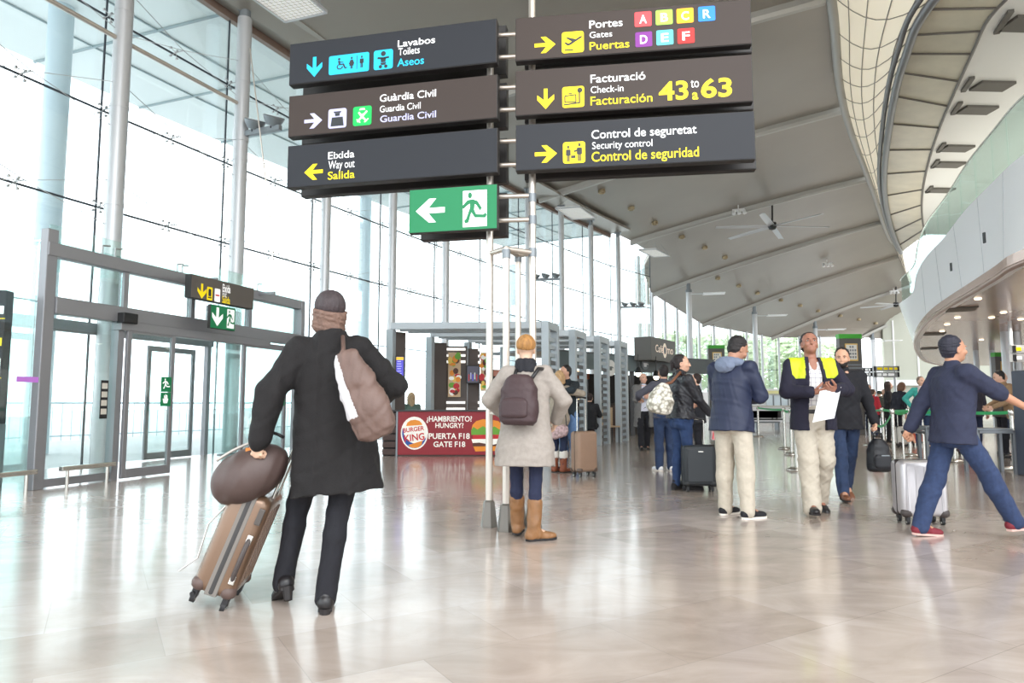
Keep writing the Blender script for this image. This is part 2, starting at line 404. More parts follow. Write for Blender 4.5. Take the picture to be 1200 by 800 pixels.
# wall closing the hall at the far right
WB = mat('far_wall_panel', (176, 178, 164), .5)
wbp = [Vector((33.5, 61.5, 0)), Vector((60, 58, 0))]
struct(MB().bar(wbp[0] + Vector((0, 0, 5.5)), wbp[1] + Vector((0, 0, 5.5)), .4, 11).build('wall_back', WB))
for j in range(9):
    p = wbp[0].lerp(wbp[1], .03 + j * .075)
    struct(MB().bar(p + Vector((0, -.25, 0)), p + Vector((0, -.25, 8.5)), .12, .12, up=(0, 1, 0)).build('trim_%d' % (30 + j), WHITEP))
struct(MB().bar(wbp[0] + Vector((0, -.4, 2.9)), wbp[1] + Vector((0, -.4, 2.9)), .3, .5).build('trim_40', WHITEP))

# ------------------------------------------------------------------ upper right: translucent wall, stone ring, gallery ceiling
Aq = [Vector((2.2, 2, 12)), Vector((4.4, 9.8, 12))] + [at_z(a, b, 12) for a, b in ((980, 0), (985, 90), (1000, 155), (1025, 220), (1040, 270), (1060, 310), (1067, 330))]
Bq = [Vector((8.3, 2, 8.5)), Vector((7.6, 8, 8.5))] + [at_z(a, b, 8.5) for a, b in ((1092, 0), (1067, 55), (1052, 100), (1041, 165), (1037, 220), (1045, 265), (1057, 295))]
Cq = [Vector((9.8, 2, 8.3)), Vector((8.9, 8, 8.3))] + [at_z(a, b, 8.3) for a, b in ((1175, 0), (1145, 50), (1115, 115), (1095, 165), (1082, 215), (1080, 250), (1084, 275))]
def smooth_line(q, n):
    out = []
    for s in np.linspace(0, len(q) - 1, n):
        i = min(int(s), len(q) - 2); f = s - i; p0 = q[max(i - 1, 0)]; p1 = q[i]; p2 = q[i + 1]; p3 = q[min(i + 2, len(q) - 1)]
        out.append(0.5 * ((2 * p1) + (p2 - p0) * f + (2 * p0 - 5 * p1 + 4 * p2 - p3) * f * f + (3 * p1 - p0 - 3 * p2 + p3) * f ** 3))
    return out
NA = 49
def relax(q, n=6):
    for _ in range(n): q = [q[0]] + [q[i - 1] * .25 + q[i] * .5 + q[i + 1] * .25 for i in range(1, len(q) - 1)] + [q[-1]]
    return q
A_, B_, C2 = relax(smooth_line(Aq, NA)), relax(smooth_line(Bq, NA)), relax(smooth_line(Cq, NA))
def gridpt(i, t):
    p = A_[i].lerp(B_[i], t); return p - Vector((0, 0, 0.55 * math.sin(math.pi * t))) + (A_[i] - B_[i]).normalized() * .0
struct(MB().slab([[gridpt(i, t / 8) for t in range(9)] for i in range(NA)], (0.1, 0, 0.25)).build('wall_right_translucent', PANELW, smooth=40))
gb = MB()
for i in range(0, NA, 2): gb.tube([gridpt(i, t / 8) - Vector((.02, 0, .03)) for t in range(9)], .011, 5)
for t in (.2, .4, .6, .8): gb.tube([gridpt(i, t) - Vector((.02, 0, .03)) for i in range(NA)], .013, 5)
struct(gb.build('trim_50', mat('panel_joint', (118, 112, 104), .5)))
et = MB(); et.tube([p - Vector((.05, 0, .08)) for p in A_], .16, 8); struct(et.build('trim_51', BEAM, smooth=True))
et = MB(); et.tube([p - Vector((.04, 0, .05)) for p in B_], .09, 8); et.tube([p - Vector((.2, 0, -.08)) for p in B_], .06, 8); struct(et.build('trim_52', mat('gutter_grey', (120, 120, 120), .4, .5), smooth=True))
struct(MB().slab([[B_[i].lerp(C2[i], t / 3) for t in range(4)] for i in range(NA)], (0, 0, .15)).build('ceiling_stone_ring', PANELB, smooth=40))
gb = MB()
for i in range(1, NA, 3): gb.cyl(B_[i] - Vector((0, 0, .01)), C2[i] - Vector((0, 0, .01)), .03, n=5)
gb.tube([p - Vector((0, 0, .01)) for p in C2], .035, 5)
struct(gb.build('trim_53', mat('ring_joint', (96, 90, 82), .5)))
rowR = []
for i in range(NA):
    out = (C2[i] - B_[i]); out.z = 0; out.normalize(); rowR.append([C2[i] + Vector((0, 0, .01)), C2[i] + Vector((13 + .3 * i * .2, 1, .05))])
struct(MB().slab(rowR, (0, 0, .2)).build('ceiling_gallery', SOFFW))
struct(MB().box((61.5, 24, 6), (1, 98, 12)).build('wall_right', BEIGE))
# dark slots of the gallery ceiling
SLOT = mat('slot_dark', (92, 88, 80), .6)
for j, (px, py, ln, w) in enumerate(((1176, 26, .8, .10), (1134, 99, .7, .10), (1121, 127, .7, .10), (1103, 173, .7, .1), (1096, 192, .7, .1), (1089, 222, .7, .1),
                                     (1203, 28, .75, .5), (1163, 101, .8, .42), (1145, 129, .8, .42), (1121, 174, .8, .42), (1112, 193, .8, .42), (1102, 223, .8, .42))):
    p = at_z(px, py, 8.28)
    ux = (0.35, 1, 0) if j < 6 else (1, .05, 0)
    sz = (ln, w, .06) if j < 6 else (ln, w, .06)
    tag(MB().box(p, sz, ux=ux).build('air_vent', SLOT), ('narrow' if j < 6 else 'wide') + ' dark slot in the gallery ceiling, %s from the near end' % ('first', 'second', 'third', 'fourth', 'fifth', 'farthest')[j % 6], 'air vent', 'dark slots in the gallery ceiling')

# ------------------------------------------------------------------ balcony
ZB, ZF = 3.4, 5.6
Tq = [Vector((9.2, 4, ZF)), Vector((8.8, 9, ZF))] + [at_z(a, b, ZF) for a, b in ((1200, 180), (1165, 212), (1130, 247), (1105, 280), (1084, 302), (1073, 324), (1069, 345))]
Bo = [Vector((8.2, 3, ZB)), Vector((8.0, 7.5, ZB))] + [at_z(a, b, ZB) for a, b in ((1200, 306), (1170, 323), (1142, 340), (1115, 356), (1092, 371), (1077, 387), (1071, 402))]
e = Tq[-1]; Tq += [Vector((e.x + 1.2, e.y + 3.2, ZF)), Vector((e.x + 4, e.y + 6.0, ZF)), Vector((e.x + 9, e.y + 7.5, ZF))]
Bo += [at_z(1075, 415, ZB), at_z(1085, 424, ZB), at_z(1108, 428.5, ZB)]
NB = 60
T_, O_ = relax(smooth_line(Tq, NB), 3), relax(smooth_line(Bo, NB), 3)
rows = []
for i in range(NB):
    t, o = T_[i], O_[i]; r = []
    for f in np.linspace(0, 1, 7): r.append(t.lerp(o, f))
    r[-1] = r[-1] + Vector((.0, 0, .0)); rows.append(r)
struct(MB().slab(rows, (.25, .05, 0)).build('wall_balcony_front', FASC, smooth=50))
jm = MB()
for i in (14, 19, 24, 29, 34): jm.cyl(rows[i][0] + Vector((-.004, 0, 0)), rows[i][-1] + Vector((-.004, 0, 0)), .006, n=4)
struct(jm.build('trim_60', mat('fascia_joint', (200, 202, 204), .5)))
for j, (px, py, d) in enumerate(((1154, 279, 12.2), (1115, 313, 16.1), (1090, 337, 20.4))):
    tag(MB().box(at_d(px, py, d) + Vector((-.03, -.03, 0)), (.03, .06, .20)).build('wall_spotlight', BLACK, bevel=.01), ('near', 'middle', 'far')[j] + ' small dark light slot set in the white balcony front', 'light', 'light slots of the balcony front')
# underside
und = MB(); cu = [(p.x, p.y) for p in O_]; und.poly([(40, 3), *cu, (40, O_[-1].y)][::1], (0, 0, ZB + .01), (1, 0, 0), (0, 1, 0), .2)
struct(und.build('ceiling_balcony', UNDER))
lip = MB(); lip.tube([p + Vector((.03, .02, .0)) for p in O_], .05, 6); struct(lip.build('trim_61', mat('lip', (160, 132, 118), .3, .3), smooth=True))
struct(MB().slab([[p + Vector((.1, 0, .06)), p + Vector((14, 0, .06))] for p in T_], (0, 0, -.3)).build('floor_gallery', BEIGE))
# glass balustrade
gp = MB(); n = 0
gw = []
for i in range(8, 46, 3):
    a, b = T_[i] + Vector((.12, 0, 0)), T_[min(i + 3, NB - 1)] + Vector((.12, 0, 0)); d = (b - a).normalized() * .012
    m2 = MB().bar(a + d + Vector((0, 0, .56)), b - d + Vector((0, 0, .56)), .02, 1.14)
    n += 1; struct(m2.build('window_%d' % (100 + n), G_GREEN))
rl = MB(); rl.tube([T_[i] + Vector((.12, 0, 1.14)) for i in range(8, 49)], .022, 6)
tag(rl.build('handrail', STEEL, smooth=True), 'thin steel handrail along the top of the balcony glass', 'handrail')

# pale stone sheet under everything on the right is the floor itself; vents and lamps under the balcony
for j, (px, py) in enumerate(((1127, 362), (1095, 391), (1089, 408))):
    tag(MB().box(at_z(px, py, ZB), (.75, .6, .05), ux=(.5, 1, 0)).build('air_vent', SLOT), ('near', 'middle', 'far')[j] + ' dark square air vent in the underside of the balcony', 'air vent')
LAMPW = mat('lamp_glow', (255, 236, 205), .5, emit=3.0)
for j, (px, py) in enumerate(sorted(((1146, 350), (1122, 372), (1110, 380), (1104, 388), (1162, 372), (1176, 366), (1196, 374), (1190, 398), (1150, 398), (1112, 416)), key=lambda q: q[1])):
    tag(MB().lathe([(.02, -.02), (.06, -.02), (.075, 0), (.075, .03)], at_z(px, py, ZB), 12).build('ceiling_light', LAMPW), 'small round lit lamp under the balcony, %d in near to far order' % (j + 1), 'ceiling light', 'round lamps under the balcony')
    ll = bpy.data.lights.new('lamp', 'SPOT'); ll.energy = 110; ll.spot_size = 2.4; ll.spot_blend = .6; ll.shadow_soft_size = .12; ll.color = (1, .93, .84); lo_ = bpy.data.objects.new('lamp', ll); COL.objects.link(lo_); lo_.location = at_z(px, py, ZB) - Vector((0, 0, .06))
# ================================================================== FACADE STEELWORK
for k in range(-1, 10):
    cx, cy = col_xy[k]; r = .155 if k < 2 else .125
    mb = MB(); mb.cyl((cx, cy, 0), (cx, cy, 9.75), r, n=24)
    for z in (4.62, 6.44, 8.26): mb.cyl((cx, cy, z), (cx, cy, z + .05), r + .008, n=24)
    o = root('facade_column', 'tall pale steel column standing inside the glass wall, %s' % {-3: 'fourth before the doors', -2: 'third before the doors', -1: 'left of the glass porch', 0: 'rising behind the glass porch doors', 1: 'the one carrying a floodlight bracket near the toilet sign', 2: 'seen just right of the dark coat head', 3: 'seen under the middle of the way out sign', 4: 'seen below the green exit sign', 5: 'hidden behind the sign posts', 6: 'seen between sign posts and the trellis', 7: 'second right of the sign posts', 8: 'third right of the sign posts', 9: 'last one at the stepped end'}[k], 'column', (cx, cy, 0))
    mb.build('shaft', COLW, o, smooth=40)
    hd = MB().cyl((cx, cy, 9.75), (cx, cy, 10.0), r * .8, n=16); hd.box((cx, cy, 10.0), (.34, .34, .06)); hd.build('head_plate', MIDG, o, smooth=40)
    bp = MB().lathe([(r + .09, 0), (r + .09, .02), (r + .02, .035), (r, .05)], (cx, cy, 0), 20); bp.build('base_plate', MIDG, o, smooth=40)
for k in (-1, 0):
    p, q = Vector((*col_xy[k], 7.72)), Vector((*col_xy[k + 1], 7.72)); d = (q - p).normalized()
    mb = MB().cyl(p + d * .16, q - d * .16, .045, n=12)
    tag(mb.build('tie_tube', POST, smooth=40), 'horizontal steel tube between glass wall columns, %s' % ('ending at the column behind the porch', 'ending at the column with the floodlight bracket')[k + 1], 'tie tube')

def floodlights(c, dirv, label, n=2, s=1.0):
    c = Vector(c); d = Vector(dirv).normalized(); o = root('floodlight_bracket', label, 'floodlight', c)
    mb = MB().bar(c - d * .1 * s, c + d * (.55 * n) * s, .11 * s, .12 * s); mb.build('arm', MIDG, o, bevel=.01)
    cl = MB().cyl(c - Vector((0, 0, .16 * s)), c + Vector((0, 0, .1 * s)), .17 * s, n=18); cl.build('clamp', COLW, o, smooth=40)
    for i in range(n):
        h = c + d * (.38 + .52 * i) * s + Vector((0, 0, .16 * s))
        l = MB().lathe([(.05 * s, -.1 * s), (.14 * s, -.08 * s), (.2 * s, .02 * s), (.23 * s, .1 * s), (.21 * s, .12 * s)], h, 16, axis=(.25, -.35, 1)); hd = l.build('lamp_head', MIDG, o, smooth=40)
        g = MB().lathe([(.19 * s, .121 * s), (.19 * s, .125 * s)], h, 16, axis=(.25, -.35, 1)); g.build('lamp_glass', WHITEP, hd)
        MB().box(h - Vector((0, 0, .12 * s)), (.1 * s, .1 * s, .08 * s)).build('yoke', BLACK, hd)
floodlights((*col_xy[1], at_d(283, 158, col_xy[1][1]).z), (.75, -.3, 0), 'pair of grey floodlights on a bracket beside the toilets sign')
floodlights((*col_xy[6], at_d(657, 328, col_xy[6][1]).z), (1, -.2, 0), 'trio of grey floodlights on a column above the trellis towers', 3, .8)
floodlights((*col_xy[9], at_d(752, 360, col_xy[9][1]).z), (1, -.2, 0), 'trio of grey floodlights on the last glass wall column above the cafe', 3, .8)

a, e = at_d(293, 57, 14.4), at_d(318, 267, 14.4)
tag(MB().cyl(a, e, .014, n=8).cyl(e, (e.x + .12, e.y, 3.2), .014, n=8).build('tie_rod', POST, smooth=40), 'slender steel rod running down past the floodlight bracket', 'rod')
# inner roof columns under the far beams
for j, (i, px, py) in enumerate(((6, 807, 329), (7, 884, 356), (8, 955, 376), (9, 1022, 390))):
    best = min((abs(F * beam_pt(i, t).x / (beam_pt(i, t).y * C_(PITCH) + (beam_pt(i, t).z - EYE) * S_(PITCH)) + 600 - px), t) for t in np.linspace(0, 1, 200))
    p = beam_pt(i, best[1]); w = ('behind the ponytail woman', 'behind the navy jacket man', 'behind the hi-vis man', 'behind the small grey direction boards')[j]
    o = root('roof_column', 'round grey roof column standing ' + w, 'column', (p.x, p.y, 0))
    r = .2
    MB().cyl((p.x, p.y, 0), (p.x, p.y, p.z - .8), r, r * .9, n=24).build('shaft', COLW, o, smooth=40)
    cap = MB().cyl((p.x, p.y, p.z - .8), (p.x, p.y, p.z - .62), r * 1.05, r * 1.05, n=20); cap.cyl((p.x, p.y, p.z - .62), (p.x, p.y, p.z - .2), r * .7, r * .7, n=16)
    cap.build('head', MIDG, o, smooth=40)
    br = MB().bar(Vector((p.x, p.y - .3, p.z - .95)), Vector((p.x + .9, p.y - .4, p.z - .95)), .06, .06); br.build('bracket', COLW, o)
    tag(MB().box((p.x + 1.55, p.y - .4, p.z - .93), (1.4, .9, .05), ux=(1, -.25, 0)).build('reflector_panel', WHITEP, bevel=.01), 'white reflector plate at the head of the roof column ' + w, 'reflector')

# ceiling furniture
from mathutils.bvhtree import BVHTree
_cm = [o for o in COL.objects if o.name == 'ceiling'][0].data
BVH = BVHTree.FromPolygons([v.co for v in _cm.vertices], [p.vertices for p in _cm.polygons])
def on_ceiling(px, py):
    h = BVH.ray_cast(Vector((0, 0, EYE)), ray(px, py).normalized()); return h[0] if h[0] is not None else at_z(px, py, 11)
GOLD = mat('brass_lamp_ring', (168, 152, 122), .4, .3)
for j, (a, b) in enumerate(((222, 60), (312, 112), (384, 157), (467, 200), (537, 233), (599, 263), (577, 327), (641, 350), (698, 373), (770, 394), (829, 411), (884, 427), (952, 442), (1008, 453), (1060, 465), (1126, 478))):
    p = on_ceiling(620 + a / 2.609, 200 + b / 2.609)
    o = root('downlight', 'brass ringed round downlight in the taupe ceiling, %s in the %s row' % (('first', 'second', 'third', 'fourth', 'fifth', 'sixth')[j] if j < 6 else ('first', 'second', 'third', 'fourth', 'fifth', 'sixth', 'seventh', 'eighth', 'ninth', 'tenth')[j - 6], 'nearer' if j < 6 else 'farther'), 'downlight', p)
    MB().lathe([(.09, .05), (.15, .05), (.17, -.02), (.16, -.13), (.12, -.14), (.10, -.06)], p, 16).build('ring', GOLD, o, smooth=40)
    MB().lathe([(.10, -.07), (.10, -.05)], p, 14).build('lens', WHITEP, o)
# white reflectors near the glass, a faint glow stands in for uplight on them
LPAN = mat('glow_reflector', (250, 248, 242), .4, emit=.25)
def glow_reflector(corners, z, label):
    p = [at_z(a, b, z) for a, b in corners]; c = sum(p, Vector()) / 4
    o = root('glow_reflector', label, 'lamp panel', c)
    m = MB(); m.slab([[p[0], p[1]], [p[3], p[2]]], (0, 0, .05)); m.build('glow_plate', LPAN, o)
    fr = MB()
    for i in range(4): fr.bar(p[i], p[(i + 1) % 4], .04, .07)
    fr.build('frame', COLW, o)
    g = MB()
    for f in np.linspace(.1, .9, 9): g.cyl(p[0].lerp(p[1], f) - Vector((0, 0, .004)), p[3].lerp(p[2], f) - Vector((0, 0, .004)), .006, n=4); g.cyl(p[0].lerp(p[3], f) - Vector((0, 0, .004)), p[1].lerp(p[2], f) - Vector((0, 0, .004)), .006, n=4)
    g.build('grid', mat('grid_line', (205, 205, 202), .5), o)
    wr = MB()
    for q in p: wr.cyl(q, q.lerp(c, .6) + Vector((0, 0, .55)), .008, n=4)
    wr.build('wire', MIDG, o)
glow_reflector(((294, -4), (352, -12), (383, 14), (334, 25)), 9.5, 'square lit lattice panel hanging above the toilets sign')
glow_reflector(((651, 244), (679.5, 242), (698, 255), (671, 256.5)), 9.3, 'white square reflector panel hanging left of the nearer ceiling beam')
glow_reflector(((748.6, 292.7), (769, 291.6), (785, 299.7), (765.6, 300.8)), 9.3, 'white square reflector panel hanging at the stepped end of the glass')
# ceiling fans
def ceiling_fan(px, py, pyh, label, rad, rot):
    t = on_ceiling(px, py); h = at_d(px, pyh, t.y); o = root('ceiling_fan', label, 'ceiling fan', h)
    MB().cyl(t + Vector((0, 0, .02)), h, .045, n=10).build('rod', BLACK, o, smooth=40)
    MB().lathe([(.06, .22), (.2, .18), (.22, -.02), (.16, -.16), (.05, -.2)], h, 18).build('motor', BLACK, o, smooth=40)
    for i in range(6):
        a = rot + i * math.pi / 3; d = Vector((C_(a), S_(a), 0)); s = Vector((-S_(a), C_(a), .18))
        rows = []
        for q in np.linspace(0, 1, 7):
            w = .11 + .05 * math.sin(math.pi * (.25 + .6 * q)); c = h + d * (.18 + (rad - .18) * q) + Vector((0, 0, -.02 - .05 * q)); rows.append([c - s * w, c - s * w * .3 + Vector((0, 0, .03)), c + s * w * .4 + Vector((0, 0, .03)), c + s * w])
        MB().slab(rows, (0, 0, .018)).build('blade', COLW, o, smooth=40)
ceiling_fan(905, 235, 265, 'big ceiling fan on a black rod hanging from the middle beam', 2.9, 0.0)
ceiling_fan(1050, 336, 357, 'far ceiling fan on a black rod near the white balcony nose', 2.6, .5)
for px, py, w in ((865, 240, 'beam left of the big fan'), (969, 304, 'ceiling right below the big fan'), (1047, 337, 'beam beside the far fan')):
    p = on_ceiling(px, py); o = root('spotlight_cluster', 'small white spotlight cluster on the ' + w, 'spotlight', p)
    MB().box(p - Vector((0, 0, .28)), (.6, .14, .12), ux=(1, -.3, 0)).build('rail', WHITEP, o)
    for i in (-1, 0, 1): MB().cyl(p + Vector((i * .24, -i * .07 - .05, -.3)), p + Vector((i * .26, -i * .07 - .15, -.5)), .07, .10, n=10).build('lamp', WHITEP, o, smooth=40)
    MB().cyl(p, p - Vector((0, 0, .3)), .03, n=8).build('stem', WHITEP, o)

# ================================================================== DIRECTION SIGNS ON THE FOUR POSTS
UP = Vector((0, 0, 1))
def sign_plane(m, y0): return Vector((0, y0, 0)), Vector((1, -m, 0)).normalized(), Vector((-m, -1, 0)).normalized()
PLL = sign_plane(.222, 5.98); PLR = sign_plane(.147, 6.0)
SO, SU, SN = PLL
def conv(zone):
    if zone == 'L': return lambda x, y: (330 + x / 2.7593, y / 2.7593)
    if zone == 'R': return lambda x, y: (590 + x / 3.6355, y / 3.6355)
    return lambda x, y: (x, y)
class Board:
    def __init__(s, zone, tl, tr, br, bl, label, face, o=None, u=None, n=None, name='direction_sign', th=.09, cat='sign', group=None, back=0.0):
        s.cv = conv(zone); pl = PLR if zone == 'R' else PLL; s.n = pl[2] if n is None else n; s.u = pl[1] if u is None else u; s.o = (pl[0] - s.n * back) if o is None else o
        q = [at_plane(*s.cv(*p), s.o, s.n) for p in (tl, tr, br, bl)]
        x0 = ((q[0] - s.o).dot(s.u) + (q[3] - s.o).dot(s.u)) / 2; x1 = ((q[1] - s.o).dot(s.u) + (q[2] - s.o).dot(s.u)) / 2
        z0 = (q[2].z + q[3].z) / 2; z1 = (q[0].z + q[1].z) / 2
        s.w, s.h = x1 - x0, z1 - z0; s.p = s.o + s.u * x0; s.p.z = z0
        s.root = root(name, label, cat, tuple(s.p + s.u * s.w / 2 - s.n * th / 2), group=group)
        c = s.p + s.u * s.w / 2 + UP * s.h / 2
        MB().box(c - s.n * (th / 2 + .004), (s.w, th, s.h), ux=s.u).build('housing', SIGNE, s.root, bevel=.004)
        MB().box(c - s.n * .004, (s.w - .014, .012, s.h - .014), ux=s.u).build('face_panel', face, s.root)
        s.parts = {}
    def q(s, x, y):
        p = at_plane(*s.cv(x, y), s.o, s.n) - s.p; return p.dot(s.u), p.z
    def mb(s, part, m):
        if (part, m.name) not in s.parts: s.parts[(part, m.name)] = (MB(), m)
        return s.parts[(part, m.name)][0]
    def text(s, t, x0, yb, x1, yt, m, bold=.0, lift=.004):
        a, b = s.q(x0, yb), s.q(x1, yt); mb = MB(); put_text(mb, t, s.p, s.u, UP, a[0], a[1], b[0], b[1], s.n, lift, bold=bold); mb.build('lettering', m, s.root)
    def arrow(s, cx, cy, size_px, d, m):
        c = s.q(cx, cy); w = s.q(cx + size_px, cy)[0] - c[0]; s.mb('arrow', m).poly(arrow(0, 0, w, d), s.p + s.u * c[0] + UP * c[1] + s.n * .003, s.u, UP, .002)
    def badge(s, x0, y0, x1, y1, m, glyph=None, gm=None, name='pictogram', r=.12):
        a, b = s.q(x0, y1), s.q(x1, y0); w, h = b[0] - a[0], b[1] - a[1]
        bo = MB().poly(rrect(0, 0, w, h, min(w, h) * r), s.p + s.u * a[0] + UP * a[1] + s.n * .003, s.u, UP, .002).build(name, m, s.root); sy = MB()
        for g in glyph or (): sy.poly([(x * w, y * h) for x, y in g], s.p + s.u * a[0] + UP * a[1] + s.n * .0055, s.u, UP, .0012)
        if glyph: sy.build('symbol', gm, bo)
    def done(s):
        for (part, _), (mb, m) in s.parts.items(): mb.build(part, m, s.root)
        s.parts = {}
def sc(g, x0, y0, x1, y1): return [[(x0 + a * (x1 - x0), y0 + b * (y1 - y0)) for a, b in p] for p in g]
MAN = [circ(.5, .88, .10, 14, .10), [(.3, .74), (.7, .74), (.74, .70), (.74, .40), (.64, .40), (.64, .05), (.52, .05), (.52, .38), (.48, .38), (.48, .05), (.36, .05), (.36, .40), (.26, .40), (.26, .70)]]
LADY = [circ(.5, .88, .10, 14, .10), [(.36, .74), (.64, .74), (.82, .42), (.72, .40), (.64, .56), (.76, .28), (.62, .28), (.62, .05), (.52, .05), (.52, .28), (.48, .28), (.48, .05), (.38, .05), (.38, .28), (.24, .28), (.36, .56), (.28, .40), (.18, .42)]]
CHAIRP = [circ(.38, .9, .09, 14), [(.3, .78), (.44, .78), (.47, .52), (.72, .52), (.84, .2), (.95, .24), (.93, .14), (.78, .1), (.64, .42), (.36, .42)], [(.3, .5), (.2, .3), (.3, .1), (.5, .08), (.64, .2), (.66, .32), (.6, .32), (.5, .17), (.36, .17), (.28, .3), (.36, .46)], seg2(.42, .66, .68, .62, .07)]
BABY = [circ(.5, .8, .13, 16), seg2(.2, .6, .5, .56, .1), seg2(.8, .6, .5, .56, .1), [(.36, .6), (.64, .6), (.62, .36), (.38, .36)], [(.34, .34), (.66, .34), (.6, .22), (.4, .22)], circ(.36, .14, .09, 12), circ(.64, .14, .09, 12)]
OFFICER = [[(.28, .86), (.72, .86), (.68, .78), (.32, .78)], [(.36, .77), (.64, .77), (.62, .62), (.38, .62)], [(.2, .56), (.8, .56), (.86, .1), (.14, .1)]]
EMBLEM = [[(.38, .9), (.62, .9), (.66, .8), (.34, .8)], seg2(.24, .2, .76, .74, .1), seg2(.74, .2, .3, .7, .1), [(.34, .56), (.62, .64), (.5, .34)], seg2(.2, .34, .4, .16, .06), seg2(.62, .16, .84, .34, .06)]
PLANE = [[(.1, .50), (.18, .52), (.30, .44), (.46, .53), (.18, .72), (.27, .74), (.64, .63), (.82, .74), (.93, .76), (.90, .69), (.40, .38), (.26, .34)], seg2(.12, .14, .52, .14, .06)]
CASE = [seg2(.12, .56, .62, .60, .05), seg2(.12, .56, .12, .26, .05), seg2(.12, .26, .62, .24, .05), seg2(.62, .60, .62, .24, .05), seg2(.28, .66, .44, .66, .05), seg2(.06, .14, .8, .2, .06), seg2(.78, .2, .78, .74, .06), circ(.80, .80, .12, 14)]
SECUR = sc(MAN, .02, .04, .46, .86) + sc(MAN, .5, .04, .98, .96) + [seg2(.5, .55, .74, .62, .08), seg2(.36, .3, .56, .3, .12)]
SYMD = mat('symbol_dark', (40, 44, 48), .5)
b = Board('L', (25, 140), (695, 62), (695, 205), (25, 272), 'dark toilets direction sign, top board on the left of the posts', SIGND)
b.arrow(107, 217, 62, 'd', CYA); b.badge(153, 168, 284, 244, CYA, sc(CHAIRP, .12, .18, .48, .86) + sc(LADY, .46, .18, .68, .86) + sc(MAN, .72, .18, .92, .86) + [seg2(.70, .16, .70, .88, .015)], SYMD, r=.1)
b.badge(298, 158, 361, 228, CYA, BABY, SYMD)
b.text('Lavabos', 376, 153, 497, 117, WHT, .008); b.text('Toilets', 378, 180, 447, 149, WHT); b.text('Aseos', 374, 216, 461, 181, CYA, .012); b.done()
b = Board('L', (22, 312), (698, 238), (698, 380), (22, 445), 'brown police direction sign, middle board on the left of the posts', SIGNB)
b.arrow(103, 391, 58, 'r', LAV); b.badge(151, 349, 211, 417, LAV, OFFICER, SYMD); b.badge(231, 341, 292, 409, BGRN, EMBLEM, mat('symbol_pale', (235, 240, 200), .5, emit=.3))
b.text('Guàrdia Civil', 318, 330, 500, 288, WHT, .008); b.text('Guardia Civil', 318, 364, 450, 330, WHT); b.text('Guardia Civil', 319, 396, 500, 357, LAV, .012); b.done()
b = Board('L', (18, 472), (698, 412), (698, 557), (18, 608), 'slate way out direction sign, bottom black board on the left of the posts', SIGND)
b.arrow(104, 556, 60, 'l', YEL); b.text('Eixida', 151, 515, 236, 485, WHT, .008); b.text('Way out', 152, 547, 237, 514, WHT); b.text('Salida', 150, 581, 237, 549, YEL, .008); b.done()
RUN = [circ(.30, .87, .085, 16), [(.20, .74), (.42, .76), (.62, .70), (.80, .50), (.72, .43), (.56, .60), (.50, .62), (.48, .46), (.56, .34), (.86, .32), (.96, .38), (1.0, .30), (.94, .23), (.50, .25), (.36, .40), (.24, .12), (.10, .10), (.06, .18), (.14, .22), (.30, .52), (.30, .64), (.20, .60), (.02, .50), (-.03, .58)]]
b = Board('L', (412, 612), (698, 595), (698, 740), (412, 755), 'green emergency exit sign with running figure under the left boards', GRN, th=.07)
b.arrow(481, 681, 94, 'l', WHT); b.badge(586, 613, 664, 735, WHT, RUN, GRN, r=.01); b.done()
b = Board('R', (50, 75), (1055, -3), (1057, 185), (50, 263), 'brown gates direction sign with coloured letter squares, top right board', SIGNB)
b.arrow(177, 192, 90, 'r', YEL); b.badge(249, 132, 342, 229, YEL, PLANE, SYMD)
b.text('Portes', 366, 122, 507, 78, WHT, .008); b.text('Gates', 367, 163, 463, 130, WHT); b.text('Puertas', 367, 214, 536, 168, YEL, .008)
for ch, x0, y0, c in (('A', 559, 48, (240, 70, 75)), ('B', 649, 40, (160, 215, 75)), ('C', 738, 33, (250, 170, 0)), ('R', 830, 25, (20, 130, 240)), ('D', 562, 134, (125, 35, 140)), ('E', 652, 126, (90, 205, 215)), ('F', 742, 119, (235, 25, 20))):
    b.badge(x0, y0, x0 + 71, y0 + 69, mat('gate_%s_colour' % ch.lower(), c, .5, emit=.08), name='gate_badge', r=.1)
    b.text(ch, x0 + 20, y0 + 54, x0 + 51, y0 + 16, WHT, .02, .0075)
b.done()
b = Board('R', (50, 303), (1060, 228), (1063, 435), (50, 492), 'brown check-in direction sign numbered 43 to 63, middle right board', SIGNB)
b.arrow(180, 422, 90, 'd', YEL); b.badge(251, 366, 344, 461, YEL, CASE, SYMD)
b.text('Facturació', 371, 354, 604, 304, WHT, .008); b.text('Check-in', 372, 398, 511, 360, WHT); b.text('Facturación', 371, 449, 634, 396, YEL, .008)
b.text('43', 662, 428, 786, 342, YEL, .025); b.text('to', 798, 374, 832, 340, WHT); b.text('a', 804, 424, 829, 393, YEL, .02); b.text('63', 842, 416, 972, 328, YEL, .025); b.done()
b = Board('R', (52, 535), (1068, 468), (1075, 680), (52, 727), 'slate security control direction sign, bottom right board', SIGND)
b.arrow(181, 656, 95, 'r', YEL); b.badge(254, 602, 348, 698, YEL, SECUR, SYMD)
b.text('Control de seguretat', 375, 592, 822, 530, WHT, .008); b.text('Security control', 378, 636, 634, 592, WHT); b.text('Control de seguridad', 376, 689, 832, 624, YEL, .008); b.done()
